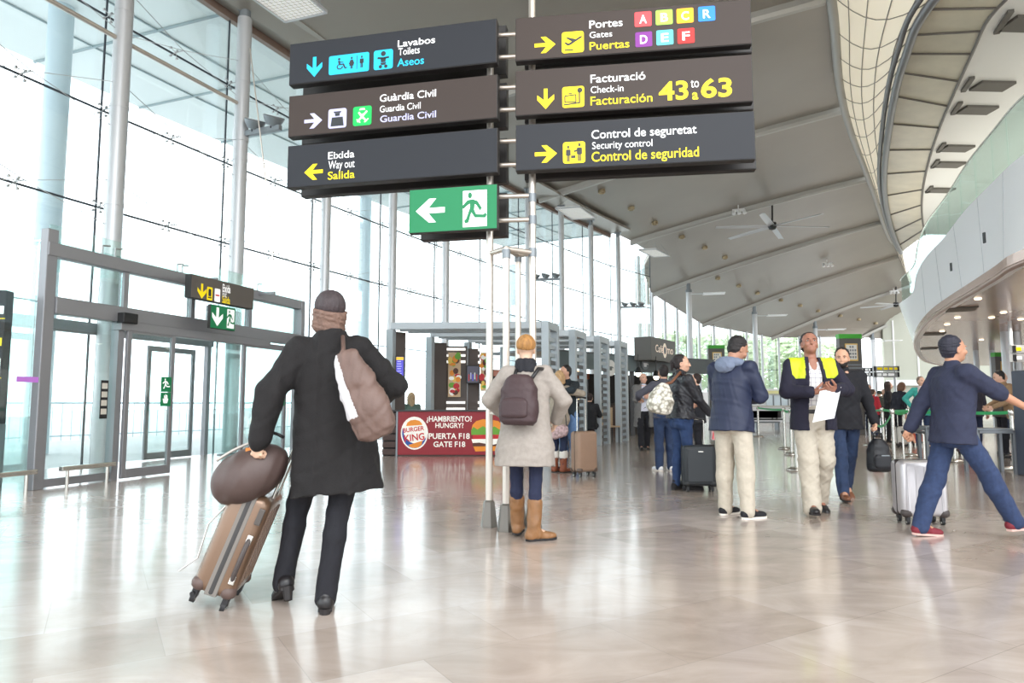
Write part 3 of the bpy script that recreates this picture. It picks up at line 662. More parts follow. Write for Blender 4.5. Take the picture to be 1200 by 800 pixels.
# boards of the reverse side, behind the front ones
for zone, tl, tr, br, bl, lab in (('L', (70, 150), (726, 90), (726, 244), (70, 305), 'top left'), ('L', (66, 330), (727, 270), (727, 414), (66, 465), 'middle left'), ('L', (64, 500), (728, 448), (728, 590), (64, 634), 'bottom left'),
                                  ('L', (450, 640), (728, 622), (728, 764), (450, 776), 'small lowest left'),
                                  ('R', (0, 100), (1056, 12), (1057, 224), (0, 292), 'top right'), ('R', (0, 330), (1062, 250), (1064, 466), (0, 525), 'middle right'), ('R', (0, 560), (1072, 500), (1076, 716), (0, 770), 'bottom right')):
    if zone == 'R': tl, bl = (90, tl[1]), (90, bl[1])
    Board(zone, tl, tr, br, bl, 'dark reverse board behind the %s sign on the posts' % lab, SIGNE, back=.36, name='reverse_sign')

# the four-post frame
o = root('sign_frame', 'four-legged stainless steel frame carrying the airport direction signs', 'sign frame', tuple(at_z(592, 620)))
def post_at(px, py): return at_z(px, py)
p1, p2, p3, p4 = post_at(573, 617), post_at(593, 622), post_at(607.5, 615), post_at(625, 618)
def zat(px, py, p): return at_d(px, py, p.y).z
tops = (at_d(573, 27, p1.y).z, zat(593, 291, p2), zat(607, 296, p3), zat(626, 0, p4) + .12)
for p, t in ((p1, tops[0]), (p2, tops[1]), (p3, tops[2]), (p4, tops[3])):
    r = .032 if p is not p3 else .028
    MB().cyl(p, p + UP * t, r, n=20).build('post', POST, o, smooth=40)
    MB().lathe([(.078, 0), (.078, .015), (.052, .22), (.036, .235)], p, 6).build('base_shoe', mat('shoe_metal', (128, 124, 118), .4, .6), o)
    for zz in [t - .05] + ([zat(px, py, p4) for px, py in ((625, 296), (625, 232), (625, 258))] if p is p4 else []): MB().cyl(p + UP * (zz - .04), p + UP * (zz + .04), r + .006, n=20).build('collar', MIDG, o, smooth=40)
for y in (41, 67, 103, 129, 166, 194, 231, 259):
    a = at_plane(584, y, SO, SN); bq = Vector((p4.x, p4.y, at_d(625, y - 2, p4.y).z)); a.y += .03
    MB().cyl(Vector((p1.x + .06, p1.y, bq.z)), bq, .022, n=14).build('rail', POST, o, smooth=40)
zr = zat(573, 297, p1)
for a, c in ((p1, p2), (p2, p4), (p2, p3), (p3, p4)): MB().cyl(a + UP * zr, c + UP * zr, .024, n=14).build('rail', POST, o, smooth=40)
zr = zat(573, 481, p1)
for a, c in ((p1, p2), (p1, p3)):
    for e in (-.025, .025): MB().cyl(a + UP * (zr + e), c + UP * (zr + e), .014, n=10).build('rail', POST, o, smooth=40)

# ================================================================== GLASS PORCH WITH SLIDING DOORS
va = math.radians(18); VU = Vector((S_(va), C_(va), 0)); VN = Vector((C_(va), -S_(va), 0)); VO = at_z(47, 573); VO.z = 0
def vq(px, py): p = at_plane(px, py, VO, VN) - VO; return p.dot(VU), p.z
def vw(s, z, off=0.0): return VO + VU * s + UP * z + VN * off
def vbox(mb, s0, s1, z0, z1, th=.1, off=0.0): mb.box(vw((s0 + s1) / 2, (z0 + z1) / 2, off), (s1 - s0, th, z1 - z0), ux=VU); return mb
s_end = vq(352, 400)[0]; ztop = vq(57, 284)[1]; zb1 = vq(57, 300)[1]; zt0 = vq(57, 347)[1]; zt1 = vq(57, 367)[1]
pr_ = struct(vbox(MB(), -.14, s_end, zb1, ztop, .16).build('trim_70', ALU, bevel=.01))
struct(vbox(MB(), 0, s_end, zt1, zt0, .18).build('trim_71', ALU, bevel=.01))
struct(vbox(MB(), -.15, 0, 0, vq(48, 266)[1], .13).build('trim_72', ALU, bevel=.01))
struct(vbox(MB(), s_end - .12, s_end, 0, ztop, .2).build('trim_73', ALU, bevel=.01))
sm = [vq(142, 400)[0], vq(222, 400)[0], vq(290, 400)[0]]
for j, s in enumerate(sm): struct(vbox(MB(), s - .04, s + .04, zt0, zb1, .1).build('trim_%d' % (74 + j), ALU))
ss = [0.0] + sm + [s_end - .1]
for a, c in zip(ss[:-1], ss[1:]):
    wn += 1; w = struct(vbox(MB(), a + .045, c - .045, zt0 + .01, zb1 - .01, .02).build('window_%d' % wn, G_CLEAR))
wn += 1; struct(vbox(MB(), -.1, s_end, ztop + .01, ztop + .24, .02, .02).build('window_%d' % wn, G_GREEN))
br = MB()
for px in (116, 131, 205, 211, 300):
    s = vq(px, 300)[0]; br.cyl(vw(s, ztop - .02, .06), vw(s, ztop + .12, .06), .012, n=6); br.cyl(vw(s, ztop + .12, .06), vw(s + .12, ztop + .14, .06), .012, n=6)
struct(br.build('trim_80', SPID))
# fixed pane, its post and the low rail
s0, s1 = 0.0, vq(131, 460)[0]
wn += 1; struct(vbox(MB(), s0, s1, .12, zt1, .02).build('window_%d' % wn, G_CLEAR))
struct(vbox(MB(), s0, s1, 0.02, .12, .08).build('trim_81', ALU)); struct(vbox(MB(), s1, s1 + .10, 0, zt1, .14).build('trim_82', ALU))
def low_rail(sa, sb, off, label):
    o = root('guard_rail', label, 'guard rail', tuple(vw(sa, 0, off)))
    vbox(MB(), sa, sb, .22, .28, .07, off).build('rail', STEEL, o, bevel=.01)
    for s in (sa + .1, sb - .12): MB().cyl(vw(s, 0, off), vw(s, .22, off), .022, n=10).build('foot', STEEL, o)
low_rail(.12, s1 - .05, .18, 'low steel guard rail in front of the fixed porch pane')
# sliding doors
def leaf(n, sa, sb, off, label_side):
    d = root('door_%d' % n, '', '', tuple(vw((sa + sb) / 2, 0, off))); del d['label'], d['category']; struct(d)
    zt = vq(150, 383)[1] if n < 3 else 2.2
    f = MB(); w = .075
    for a, b2, c, e in ((sa, sa + w, 0.02, zt), (sb - w, sb, 0.02, zt), (sa + w, sb - w, zt - .1, zt), (sa + w, sb - w, .02, .15)): vbox(f, a, b2, c, e, .05, off)
    f.build('frame', ALU, d, bevel=.006)
    vbox(MB(), sa + w, sb - w, .15, zt - .1, .016, off).build('glass', G_CLEAR, d)
    if label_side:
        for j, (za, zb_) in enumerate(((1.27, 1.5), (1.05, 1.26))):
            c = sb - .16
            st = vbox(MB(), c - .10, c + .10, za, zb_, .004, off + .032).build('sticker', GRN, d)
            g = MB()
            for k in (RUN if j == 0 else [[(.2, .1), (.7, .1), (.85, .5), (.72, .52), (.68, .85), (.58, .85), (.55, .55), (.5, .92), (.4, .92), (.42, .55), (.3, .85), (.22, .8), (.3, .45), (.1, .55), (.06, .48)]]):
                g.poly([(x * .14, y * (zb_ - za) * .8) for x, y in k], vw(c - .07, za + .03, off + .036), VU, UP, .001)
            g.build('symbol', WHT, st)
    return d
leaf(1, vq(139, 460)[0], vq(196, 460)[0], .10, True)
leaf(2, vq(277, 460)[0], vq(330, 440)[0], .10, True)
se = vq(139, 372)
struct(vbox(MB(), s1 - .02, vq(310, 400)[0], zt1 - .12, zt1 + .02, .16, .06).build('trim_83', ALU, bevel=.01))
tag(vbox(MB(), s1 - .05, s1 + .20, zt1 - .02, zt1 + .13, .14, .14).build('door_sensor', BLACK, bevel=.012), 'black motion sensor box at the head of the near sliding door', 'sensor')
# notices on the fixed pane
o = root('door_notice', 'narrow dark strip of safety notices stuck on the fixed porch pane', 'notice', tuple(vw(s1 - .16, 1.0, .02)))
vbox(MB(), s1 - .20, s1 - .08, .88, 1.42, .004, .02).build('backing', BLACK, o)
nb = MB()
for j, z in enumerate((1.34, 1.22, 1.10, .98)): vbox(nb, s1 - .185, s1 - .095, z - .04, z + .04, .003, .024)
nb.build('printed_label', BEIGE, o)
# outer line of the porch
for j, (sa, sb) in enumerate(((.3, 1.45), (3.7, 4.9))):
    leaf(3 + j, sa, sb, -2.2, False)
for j, s in enumerate((.2, 2.7, s_end - .1)): struct(vbox(MB(), s - .05, s + .05, 0, ztop, .1, -2.25).build('trim_%d' % (84 + j), ALU))
struct(vbox(MB(), -.1, s_end, 2.3, 2.5, .12, -2.25).build('trim_88', ALU))
# glass roof and glass ends of the porch
wn += 1; struct(MB().slab([[vw(-.1, ztop + .02, 0), vw(s_end, ztop + .02, 0)], [vw(-.1, ztop + .1, -2.3), vw(s_end, ztop + .1, -2.3)]], (0, 0, .02)).build('window_%d' % wn, G_GREEN))
for s in (-.06, s_end - .05):
    wn += 1; struct(MB().bar(vw(s, ztop / 2, -.1), vw(s, ztop / 2, -2.3), .02, ztop).build('window_%d' % wn, G_GREEN))
# free-standing pane left of the porch with its low rail
wn += 1; w = struct(MB().bar(vw(-.25, 1.6, .05), vw(-3.2, 1.6, .05), .02, 3.2).build('window_%d' % wn, G_CLEAR))
vs0, vz0 = vq(26, 444); tag(vbox(MB(), vs0 - .12, vs0 + .16, vz0 - .04, vz0 + .03, .004, .065).build('glass_sticker', mat('violet', (190, 120, 210), .5)), 'small violet strip stuck on the glass left of the porch', 'sticker')
low_rail(-.9, -.22, .2, 'low steel guard rail beside the porch corner post')
# porch exit sign boards
PO = VO + VN * .45
b = Board('', (224, 320.5), (297.6, 338), (297, 362), (224, 349), 'small grey exit board with yellow arrow over the porch doors', mat('sign_panel_grey', (92, 86, 80), .5), o=PO, u=VU, n=VN, th=.12)
b.arrow(236.5, 341, 13, 'd', YEL); b.badge(242, 337, 249, 351, YEL, [seg2(.2, .2, .8, .2, .1), rrect(.25, .3, .75, .85, .1)], SYMD); b.badge(251, 339, 258, 353, WHT, [seg2(.15, .5, .85, .5, .12)], mat('symbol_red', (210, 60, 60), .5))
b.text('Eixida', 260.5, 341.5, 270, 334.5, WHT, .02); b.text('Exit', 260.5, 347.5, 265.5, 341.5, WHT); b.text('Salida', 260, 354.5, 269.5, 348, YEL, .02); b.done()
hk = MB()
for px in (225, 296): s_, z_ = vq(px, 335); hk.bar(vw(s_ + .1, ztop - .06, .05), vw(s_ + .1, ztop - .06, .42), .05, .05)
hk.build('bracket', ALU, b.root)
b = Board('', (247, 356), (276.5, 361.5), (275, 388), (246.6, 384), 'small green emergency exit board under the porch sign', GRN, o=PO - VN * .02, u=VU, n=VN, th=.06)
b.arrow(254.7, 371, 15.5, 'd', WHT); b.badge(265.5, 363.5, 274.5, 384, WHT, RUN, GRN, r=.02); b.done()
# information pillar at the left edge
q = at_z(-3, 577); o = root('information_pillar', 'dark information pillar with icons cut by the left picture edge', 'pillar', tuple(q + Vector((-.35, .05, 0))))
pu = Vector((1, .12, 0)).normalized(); pn = Vector((.12, -1, 0)).normalized(); zt = at_d(12, 341, q.y).z; c = q - pu * .35
MB().box(c + UP * (zt / 2 + .42), (.7, .16, zt - .84), ux=pu).build('panel', SIGND, o, bevel=.01)
MB().box(c + UP * .42, (.7, .18, .84), ux=pu).build('base', MIDG, o, bevel=.01)
ln = MB(); ic = MB(); ik = MB()
for py in (374, 443, 478): z = at_d(5, py, q.y).z; ln.box(c + UP * z - pn * -.082, (.7, .004, .012), ux=pu)
for py, cl in ((364, 0), (401, 1), (425, 2), (435, 2), (471, 0)):
    z = at_d(5, py, q.y).z
    for k in (0, 1, 2): (ic if cl == 1 else ik).box(c + pu * (.28 - .13 * k) + UP * z + pn * .082, (.10, .005, .10), ux=pu)
ln.build('line', YEL, o); ic.build('pictogram', YEL, o); ik.build('pictogram', WHT, o)
# outside: canopy columns and a railing
OUTC = mat('outdoor_column', (196, 212, 220), .5)
for px, d, w in ((44, 15, 'left of the porch'), (424, 30, 'seen behind the left signs'), (601, 45, 'seen between the sign posts')):
    p = at_d(px, 470, d); p.z = 0
    tag(MB().cyl(p, p + UP * 10.25, .26, n=20).build('canopy_column', OUTC, smooth=40), 'thick pale outdoor canopy column ' + w, 'column')
o = root('railing', 'pale outdoor railing seen through the porch doors', 'railing', (-13.5, 16, 0))
p, q = Vector((-17, 12, 0)), Vector((-6, 34, 0)); rr = MB().cyl(p + UP * 1.1, q + UP * 1.1, .03, n=6); rr.cyl(p + UP * .15, q + UP * .15, .02, n=6); rr.build('handrail', OUTC, o)
rr = MB()
for f in np.linspace(0, 1, 90): rr.cyl(p.lerp(q, f) + UP * .02, p.lerp(q, f) + UP * 1.1, .012, n=4)
bb = rr.build('balusters', OUTC, o); bb['kind'] = 'stuff'
# ================================================================== BURGER COUNTER AND TRELLIS FRAMES
RED = mat('counter_red', (150, 22, 36), .45)
SLATW = mat('dark_wood_slat', (74, 52, 46), .55, var=.15, scale=12)
DBROWN = mat('dark_brown_panel', (88, 78, 74), .5, var=.05, scale=3)
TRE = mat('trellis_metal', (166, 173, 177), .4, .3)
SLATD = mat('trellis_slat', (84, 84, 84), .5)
CREAM = mat('print_cream', (255, 250, 240), .5, emit=.1); PRED = mat('print_red', (205, 30, 40), .5); PORA = mat('print_orange', (245, 150, 40), .5)
PBLU = mat('print_blue', (25, 85, 165), .5); PGRN = mat('print_green', (110, 170, 50), .5); PBRN = mat('print_brown', (90, 45, 25), .5); PYEL = mat('print_yellow', (245, 205, 90), .5)
CO = at_z(466, 534); CU = Vector((1, -.01, 0)).normalized(); CN = Vector((-.01, -1, 0)).normalized()
cw = at_plane(600, 500, CO, CN); cwid = (cw - CO).dot(CU); ch = at_plane(500, 482, CO, CN).z
o = root('counter', 'red burger counter front printed with a logo and gate F18 text', 'counter', tuple(CO + CU * cwid / 2))
MB().box(CO + CU * cwid / 2 - CN * .3 + UP * ch / 2, (cwid, .56, ch), ux=CU).build('body', SLATW, o)
MB().box(CO + CU * cwid / 2 + CN * .0 + UP * (ch / 2 + .01), (cwid, .03, ch - .03), ux=CU).build('front_panel', RED, o)
MB().box(CO + CU * cwid / 2 - CN * .28 + UP * (ch + .015), (cwid + .06, .66, .03), ux=CU).build('worktop', DGREY, o, bevel=.005)
MB().box(CO + CU * -.02 + CN * .01 + UP * ch / 2, (.035, .05, ch), ux=CU).build('edge_trim', MIDG, o)
def cq(x, y):
    p = at_plane(440 + x / 4.444, 360 + y / 4.444, CO + CN * .016, CN) - CO; return p.dot(CU), p.z
def cshape(pts, part, m, lift=.0): MB().poly([cq(*p) for p in pts], CO + CN * (.016 + lift), CU, UP, .002).build(part, m, o)
def cell(cx, cy, rx, ry, a0=0, a1=360, n=28): return [(cx + rx * math.cos(math.radians(a0 + (a1 - a0) * i / n)), cy + ry * math.sin(math.radians(a0 + (a1 - a0) * i / n))) for i in range(n + (a1 - a0 < 360))]
def ctext(t, x0, yb, x1, yt, m, part='lettering', lift=.004, bold=.02, tilt=0):
    a, b2 = cq(x0, yb), cq(x1, yt); mb = MB(); put_text(mb, t, CO + CN * .016 + CU * a[0] + UP * a[1], (CU + UP * tilt).normalized(), (UP - CU * tilt).normalized(), 0, 0, b2[0] - a[0], b2[1] - a[1] - tilt * (b2[0] - a[0]), CN, lift, bold=bold); mb.build(part, m, o)
cshape(cell(203, 655, 71, 86), 'logo_disc', CREAM)
cshape([(203 + 64 * math.cos(math.radians(a)), 655 + 78 * math.sin(math.radians(a))) for a in range(12, 200, 6)] + [(203 + 62 * math.cos(math.radians(a)) + 6, 652 + 62 * math.sin(math.radians(a)) - 6) for a in range(196, 8, -6)], 'logo_crescent', PBLU, .003)
cshape([(160, 618), (166, 600), (184, 588), (206, 585), (228, 590), (240, 602), (244, 612)], 'logo_bun', PORA, .004)
cshape([(172, 716), (246, 694), (240, 716), (220, 730), (196, 732), (180, 726)], 'logo_bun', PORA, .004)
ctext('BURGER', 146, 652, 256, 616, PRED, 'logo_lettering', .009, .02, .12); ctext('KING', 152, 700, 258, 652, PRED, 'logo_lettering', .009, .02, .12)
ctext('¿HAMBRIENTO?', 266, 594, 503, 566, CREAM); ctext('HUNGRY?', 312, 627, 459, 601, CREAM); ctext('PUERTA F18', 277, 684, 491, 655, CREAM); ctext('GATE F18', 302, 726, 468, 698, CREAM)
for pts, part, m, l in (([(500, 640), (505, 612), (525, 592), (560, 582), (600, 584), (640, 592), (662, 612), (668, 640)], 'print_bun', PORA, .002), ([(498, 640), (510, 622), (530, 636), (560, 618), (590, 634), (620, 620), (645, 636), (672, 628), (672, 664), (500, 664)], 'print_lettuce', PGRN, .003),
                        ([(506, 664), (664, 662), (664, 684), (506, 686)], 'print_tomato', PRED, .004), ([(500, 686), (670, 684), (664, 702), (610, 716), (540, 704), (506, 706)], 'print_cheese', CREAM, .005), ([(506, 700), (664, 700), (664, 722), (506, 724)], 'print_patty', PBRN, .0045), ([(510, 724), (662, 722), (656, 746), (520, 750)], 'print_bun', PORA, .002)):
    cshape(pts, part, m, l)
# wooden slatted side bench left of it
q0 = at_z(446, 534); w0 = (CO - q0).dot(CU)
o = root('slat_counter', 'dark wooden slatted counter end left of the red burger counter', 'counter', tuple(q0 + CU * w0 / 2))
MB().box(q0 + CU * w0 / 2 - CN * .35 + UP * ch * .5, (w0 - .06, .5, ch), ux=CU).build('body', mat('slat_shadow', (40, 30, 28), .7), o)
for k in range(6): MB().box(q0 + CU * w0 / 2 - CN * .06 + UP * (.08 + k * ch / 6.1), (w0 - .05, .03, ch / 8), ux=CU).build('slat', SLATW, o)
mt = MB().box(q0 + CU * w0 / 2 - CN * .28 + UP * (ch + .015), (w0, .66, .03), ux=CU); mt.build('worktop', DGREY, o, bevel=.004)
nb = MB(); nb.box(q0 + CU * (w0 - .14) - CN * .04 + UP * (ch * .82), (.1, .01, .07), ux=CU); nb.build('label_card', WHITEP, o)

TD = {}
def trellis(n, xl, xr0, xr1, d0, dep, label, top=2.86, solid=None):
    pl, p0, p1 = at_z(xl, 500) * 0, None, None
    pl = at_d(xl, 480, d0); pl.z = 0; p0 = at_d(xr0, 480, d0 - .2); p0.z = 0; p1 = at_d(xr1, 480, d0 + dep); p1.z = 0
    o = root('trellis_tower', label, 'trellis', tuple(p0.lerp(p1, .5)))
    for p in (p0, p1): MB().box(p + UP * top / 2, (.16, .16, top), ux=(p1 - p0).normalized()).build('post', TRE, o, bevel=.008)
    MB().bar(p0 + UP * (top - .08), p1 + UP * (top - .08), .15, .16).build('top_rail', TRE, o)
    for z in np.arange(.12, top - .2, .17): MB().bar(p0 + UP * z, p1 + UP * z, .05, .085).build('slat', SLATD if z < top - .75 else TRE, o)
    for k in range(3):
        a = p0.lerp(p1, k / 2) + UP * (top - .08 - .0); e = pl + (p1 - p0) * (k / 2) + UP * (top - .08); dd = (e - a).normalized()
        MB().bar(a + dd * .09, e, .08, .15).build('beam', TRE, o, bevel=.006)
    MB().box(pl + UP * (top - .16) / 2, (.16, .16, top - .16), ux=(p1 - p0).normalized()).build('post', TRE, o, bevel=.008)
    TD[n] = (pl, p0, p1); return o
trellis(1, 457, 640, 651, 14.9, .6, 'grey trellis tower nearest the sign posts, its beams reach over the burger counter')
trellis(2, 503.5, 672, 683.5, 16.6, .6, 'grey trellis tower behind the hugging couple')
trellis(3, 548, 701, 711, 18.1, .6, 'grey trellis tower seen right above the tan trolley case handle')
trellis(4, 590, 725, 733, 19.5, .6, 'grey trellis tower farthest from the counter beside the cafe lamps')
# dark end panels with screens under the beams
def wall_panel(xa, xb, d, z1, label, dd=.25):
    a = at_d(xa, 480, d); e = at_d(xb, 480, d + dd); a.z = e.z = 0
    o = root('partition_panel', label, 'panel', tuple(a.lerp(e, .5)))
    MB().bar(a + UP * z1 / 2, e + UP * z1 / 2, .08, z1).build('board', DBROWN, o, bevel=.006)
    MB().box(a.lerp(e, .5) + UP * .04, ((e - a).length + .06, .14, .08), ux=(e - a)).build('plinth', BLACK, o)
    return a, e
a, e = wall_panel(459.5, 473, 15.1, 2.68, 'dark brown partition left of the counter carrying a blue departures screen')
n_ = Vector((0, -1, 0))
def screen(px0, px1, py0, py1, d, label, m, hd=None):
    p, q = at_d(px0, py1, d), at_d(px1, py0, d); w, h = q.x - p.x, q.z - p.z; c = (p + q) / 2
    o = root('screen', label, 'screen', tuple(Vector((c.x, c.y, p.z))))
    MB().box(c + Vector((0, .04, 0)), (w + .05, .07, h + .05)).build('casing', BLACK, o, bevel=.006)
    MB().box(c, (w, .01, h)).build('display', m, o); return o, p, q, c, w, h
BLUE = mat('screen_blue', (72, 66, 190), .3, emit=.5)
o, p, q, c, w, h = screen(464, 473, 418, 457, 14.75, 'upright blue departures screen on the dark partition behind the counter', BLUE)
hb = MB().box(c + Vector((0, -.008, h * .45)), (w, .006, h * .09)); hb.box(c + Vector((0, -.008, -h * .48)), (w, .006, h * .04)); hb.build('heading', mat('screen_yellow', (240, 190, 40), .4, emit=.4), o)
ln = MB()
for k in range(11):
    z = h * (.36 - k * .072); ln.box(c + Vector((-w * .1, -.008, z)), (w * (.5 + .1 * (k % 3)), .004, h * .018))
ln.build('text_line', mat('screen_pale', (190, 190, 250), .4, emit=.4), o)
wall_panel(506, 522, 16.9, 2.6, 'plain dark brown partition standing behind the red counter')
a, e = wall_panel(519, 547, 17.4, 2.55, 'brown slatted partition with a tall food picture', .1)
wall_panel(547.5, 561, 17.6, 2.5, 'dark brown partition holding a small television screen', .1)
LITW = mat('light_slat', (255, 252, 245), .4, emit=.9)
for xa, xb, d, lab in ((523, 545, 17.3, 'left'), (560, 575, 17.5, 'right')):
    for k, zf in enumerate([2.46, 2.3, 2.14] + list(np.arange(.95, 1.2, .16))):
        p, q = at_d(xa, 480, d), at_d(xb, 480, d); p.z = q.z = zf
        tag(MB().bar(p, q, .05, .06).build('light_slat', LITW), 'lit white strip of the %s slatted wall behind the counter, %s' % (lab, ('topmost', 'second from top', 'third from top', 'lowest', 'second from bottom')[k]), 'lamp')
def food_print(px0, px1, py0, py1, d, label, seed):
    p, q = at_d(px0, py1, d), at_d(px1, py0, d); o = root('food_picture', label, 'picture', tuple(Vector(((p.x + q.x) / 2, d, p.z)))); w, h = q.x - p.x, q.z - p.z
    MB().box((p + q) / 2, (w, .02, h)).build('board', mat('print_sand', (214, 180, 140), .5), o); r = random.Random(seed)
    for k in range(26):
        MB().poly(circ(r.uniform(.12, .88) * w, r.uniform(.06, .94) * h, r.uniform(.04, .09), 9, r.uniform(.04, .1)), p + Vector((0, -.012 - k * .0004, 0)), (1, 0, 0), UP, .001).build('print_patch', (PORA, PBRN, PGRN, PRED, CREAM, PYEL)[k % 6], o)
food_print(525, 540, 413, 465, 17.2, 'tall colourful food picture on the slatted wall behind the counter', 3)
food_print(563, 572, 413, 458, 17.3, 'narrow food picture beside the sign post behind the counter', 5)
o, p, q, c, w, h = screen(547.5, 561, 429, 448, 17.35, 'small television screen on the dark partition behind the counter', mat('screen_dark', (70, 66, 84), .3, emit=.2))
for k in range(5): MB().box(p + Vector((w * (.15 + .17 * k), -.009, h * (.3 + .1 * (k % 2)))), (w * .08, .004, h * .4)).build('display_shape', (PRED, LAV, BLUE, CREAM, PRED)[k], o)

# ================================================================== CAFE
FAS = mat('cafe_fascia', (98, 104, 106), .5); CDARK = mat('cafe_dark_wall', (40, 36, 34), .6); WOODO = mat('cafe_warm_wood', (150, 74, 40), .5, var=.2, scale=6)
WARM = mat('warm_lit_shelf', (255, 222, 172), .4, emit=1.6)
A0c = at_d(640, 470, 20.2); A1c = at_d(742, 470, 23.2); A2c = at_d(838, 470, 25.5)
for q in (A0c, A1c, A2c): q.z = 0
def inward(a, b): d = (b - a).normalized(); return Vector((-d.y, d.x, 0))
o = root('cafe_kiosk', 'dark open cafe kiosk with grey fascia and warm shelves behind the trellis', 'kiosk', tuple(A0c.lerp(A2c, .5)))
i1, i2 = inward(A0c, A1c), inward(A1c, A2c)
ftop = at_d(700, 416, 22).z; fbot = at_d(700, 433, 22).z
MB().bar(A0c + UP * (ftop + fbot) / 2, A1c + UP * (ftop + fbot) / 2, .3, ftop - fbot).build('fascia', mat('fascia_teal', (112, 126, 130), .5), o)
MB().bar(A1c + UP * (ftop + fbot) / 2, A2c + UP * (ftop + fbot) / 2, .3, ftop - fbot).build('fascia', FAS, o)
MB().bar(A0c + i1 * 2.4 + UP * fbot / 2, A1c + i1 * 2.4 + UP * fbot / 2, .1, fbot).build('back_wall', CDARK, o)
MB().bar(A1c + i2 * 2.4 + UP * fbot / 2, A2c + i2 * 2.4 + UP * fbot / 2, .1, fbot).build('back_wall', CDARK, o)
MB().slab([[A0c + UP * ftop, A1c + UP * ftop, A2c + UP * ftop], [A0c + i1 * 2.4 + UP * ftop, A1c + i2 * 2.4 + UP * ftop, A2c + i2 * 2.4 + UP * ftop]], (0, 0, .08)).build('roof', FAS, o)
MB().bar(A1c + (A2c - A1c) * .02 + i2 * .9 + UP * .55, A2c + i2 * .9 + UP * .55, .6, 1.1).build('serving_bar', CDARK, o)
MB().bar(A0c + i1 * .9 + UP * .5, A1c + i1 * .9 + UP * .5, .6, 1.0).build('serving_bar', mat('cafe_bar_wood', (70, 52, 44), .5), o)
for f in (.0, .5, 1): MB().box(A1c.lerp(A2c, f) + i2 * .05 + UP * fbot / 2, (.14, .14, fbot)).build('pillar', BLACK, o)
for f in (.28, .72): MB().box(A0c.lerp(A1c, f) + i1 * 1.9 + UP * fbot * .5, (.22, .22, fbot), ux=i1).build('pillar', WOODO, o)
MB().bar(A0c + i1 * 2.1 + UP * (fbot - .12), A1c + i1 * 2.1 + UP * (fbot - .12), .4, .2).build('beam', WOODO, o)
for f0, f1 in ((.10, .26), (.36, .54), (.60, .76), (.82, .98)):
    s = MB(); a, b2 = A0c.lerp(A1c, f0) + i1 * 2.28, A0c.lerp(A1c, f1) + i1 * 2.28; s.bar(a + UP * 1.75, b2 + UP * 1.75, .05, 1.05); s.build('lit_panel', WARM, o)
    for z in (1.15, 1.5): MB().bar(a - i1 * .1 + UP * z, b2 - i1 * .1 + UP * z, .22, .04).build('shelf', WOODO, o)
# items on the cafe shelves
rr = random.Random(4)
for j, f in enumerate((.12, .17, .22, .39, .45, .51, .63, .68, .73)):
    p = A0c.lerp(A1c, f) + i1 * 2.18 + UP * 1.52
    tag(MB().lathe([(.04, 0), (.05, .01), (.05, .12), (.02, .17), (.02, .22)], p, 8).build('bottle', (PBRN, PGRN, PRED)[j % 3], smooth=40), ('brown', 'green', 'red')[j % 3] + ' bottle on the upper cafe shelf, %s group' % ('left', 'middle', 'right')[j // 3], 'bottle', 'bottles on the cafe shelves')
for j, (px, py, r) in enumerate(((715, 431, .26), (755.5, 427, .17))):
    a, b2 = (A0c, A1c) if j == 0 else (A1c, A2c); i_ = -(i1, i2)[j]; p = at_plane(px, py, a + i_ * .17, i_)
    o = root('round_emblem', ('large white round cup emblem on the teal cafe fascia', 'small pale oval emblem on the grey cafe fascia')[j], 'emblem', tuple(p))
    MB().cyl(p, p + i_ * .03, r, n=22).build('disc', (WHITEP, MIDG)[j], o)
    cu_ = MB(); u_ = (b2 - a).normalized(); cu_.poly([(-.09, .05), (.07, .05), (.05, -.08), (-.06, -.08)], p + i_ * .032, u_, UP, .003); cu_.poly(seg2(.06, .03, .13, 0, .03), p + i_ * .032, u_, UP, .003); cu_.build('cup_mark', (FAS, WHITEP)[j], o)
# illuminated cafe name box on the roof
p0, p1 = at_d(763.5, 424, 22.3), at_d(792, 424, 24.3); zt = at_d(764, 394, 22.3).z; zb = at_d(764, 421.5, 22.3).z
d_ = Vector((p1.x - p0.x, p1.y - p0.y, 0)); wd = d_.length; d_.normalize(); nn = Vector((d_.y, -d_.x, 0)); p0.z = zb
o = root('cafe_sign', 'grey cafe name box with pale lettering standing on the kiosk roof', 'sign', tuple(p0 + d_ * wd / 2))
MB().box(p0 + d_ * wd / 2 - nn * .3 + UP * (zt - zb) / 2, (wd, .6, zt - zb), ux=d_).build('box', mat('cafe_sign_grey', (92, 90, 86), .5), o, bevel=.01)
MB().box(p0 + d_ * wd / 2 - nn * .3 - UP * (zb - ftop) / 2, (wd * .8, .3, max(.05, zb - ftop)), ux=d_).build('support', FAS, o)
SIGNP = mat('cafe_letter', (240, 222, 205), .5, emit=.3); H = zt - zb
m1 = MB(); put_text(m1, 'Café', p0, d_, UP, wd * .16, H * .38, wd * .46, H * .70, nn, .004, bold=.01); put_text(m1, 'mo', p0, d_, UP, wd * .62, H * .38, wd * .88, H * .62, nn, .004, bold=.01); m1.build('lettering', SIGNP, o)
MB().poly(circ(wd * .53, H * .5, wd * .075, 20, H * .33), p0 + nn * .003, d_, UP, .003).build('cup_emblem', SIGNP, o); MB().poly(circ(wd * .53, H * .5, wd * .045, 16, H * .17), p0 + nn * .007, d_, UP, .003).build('cup_mark', FAS, o)
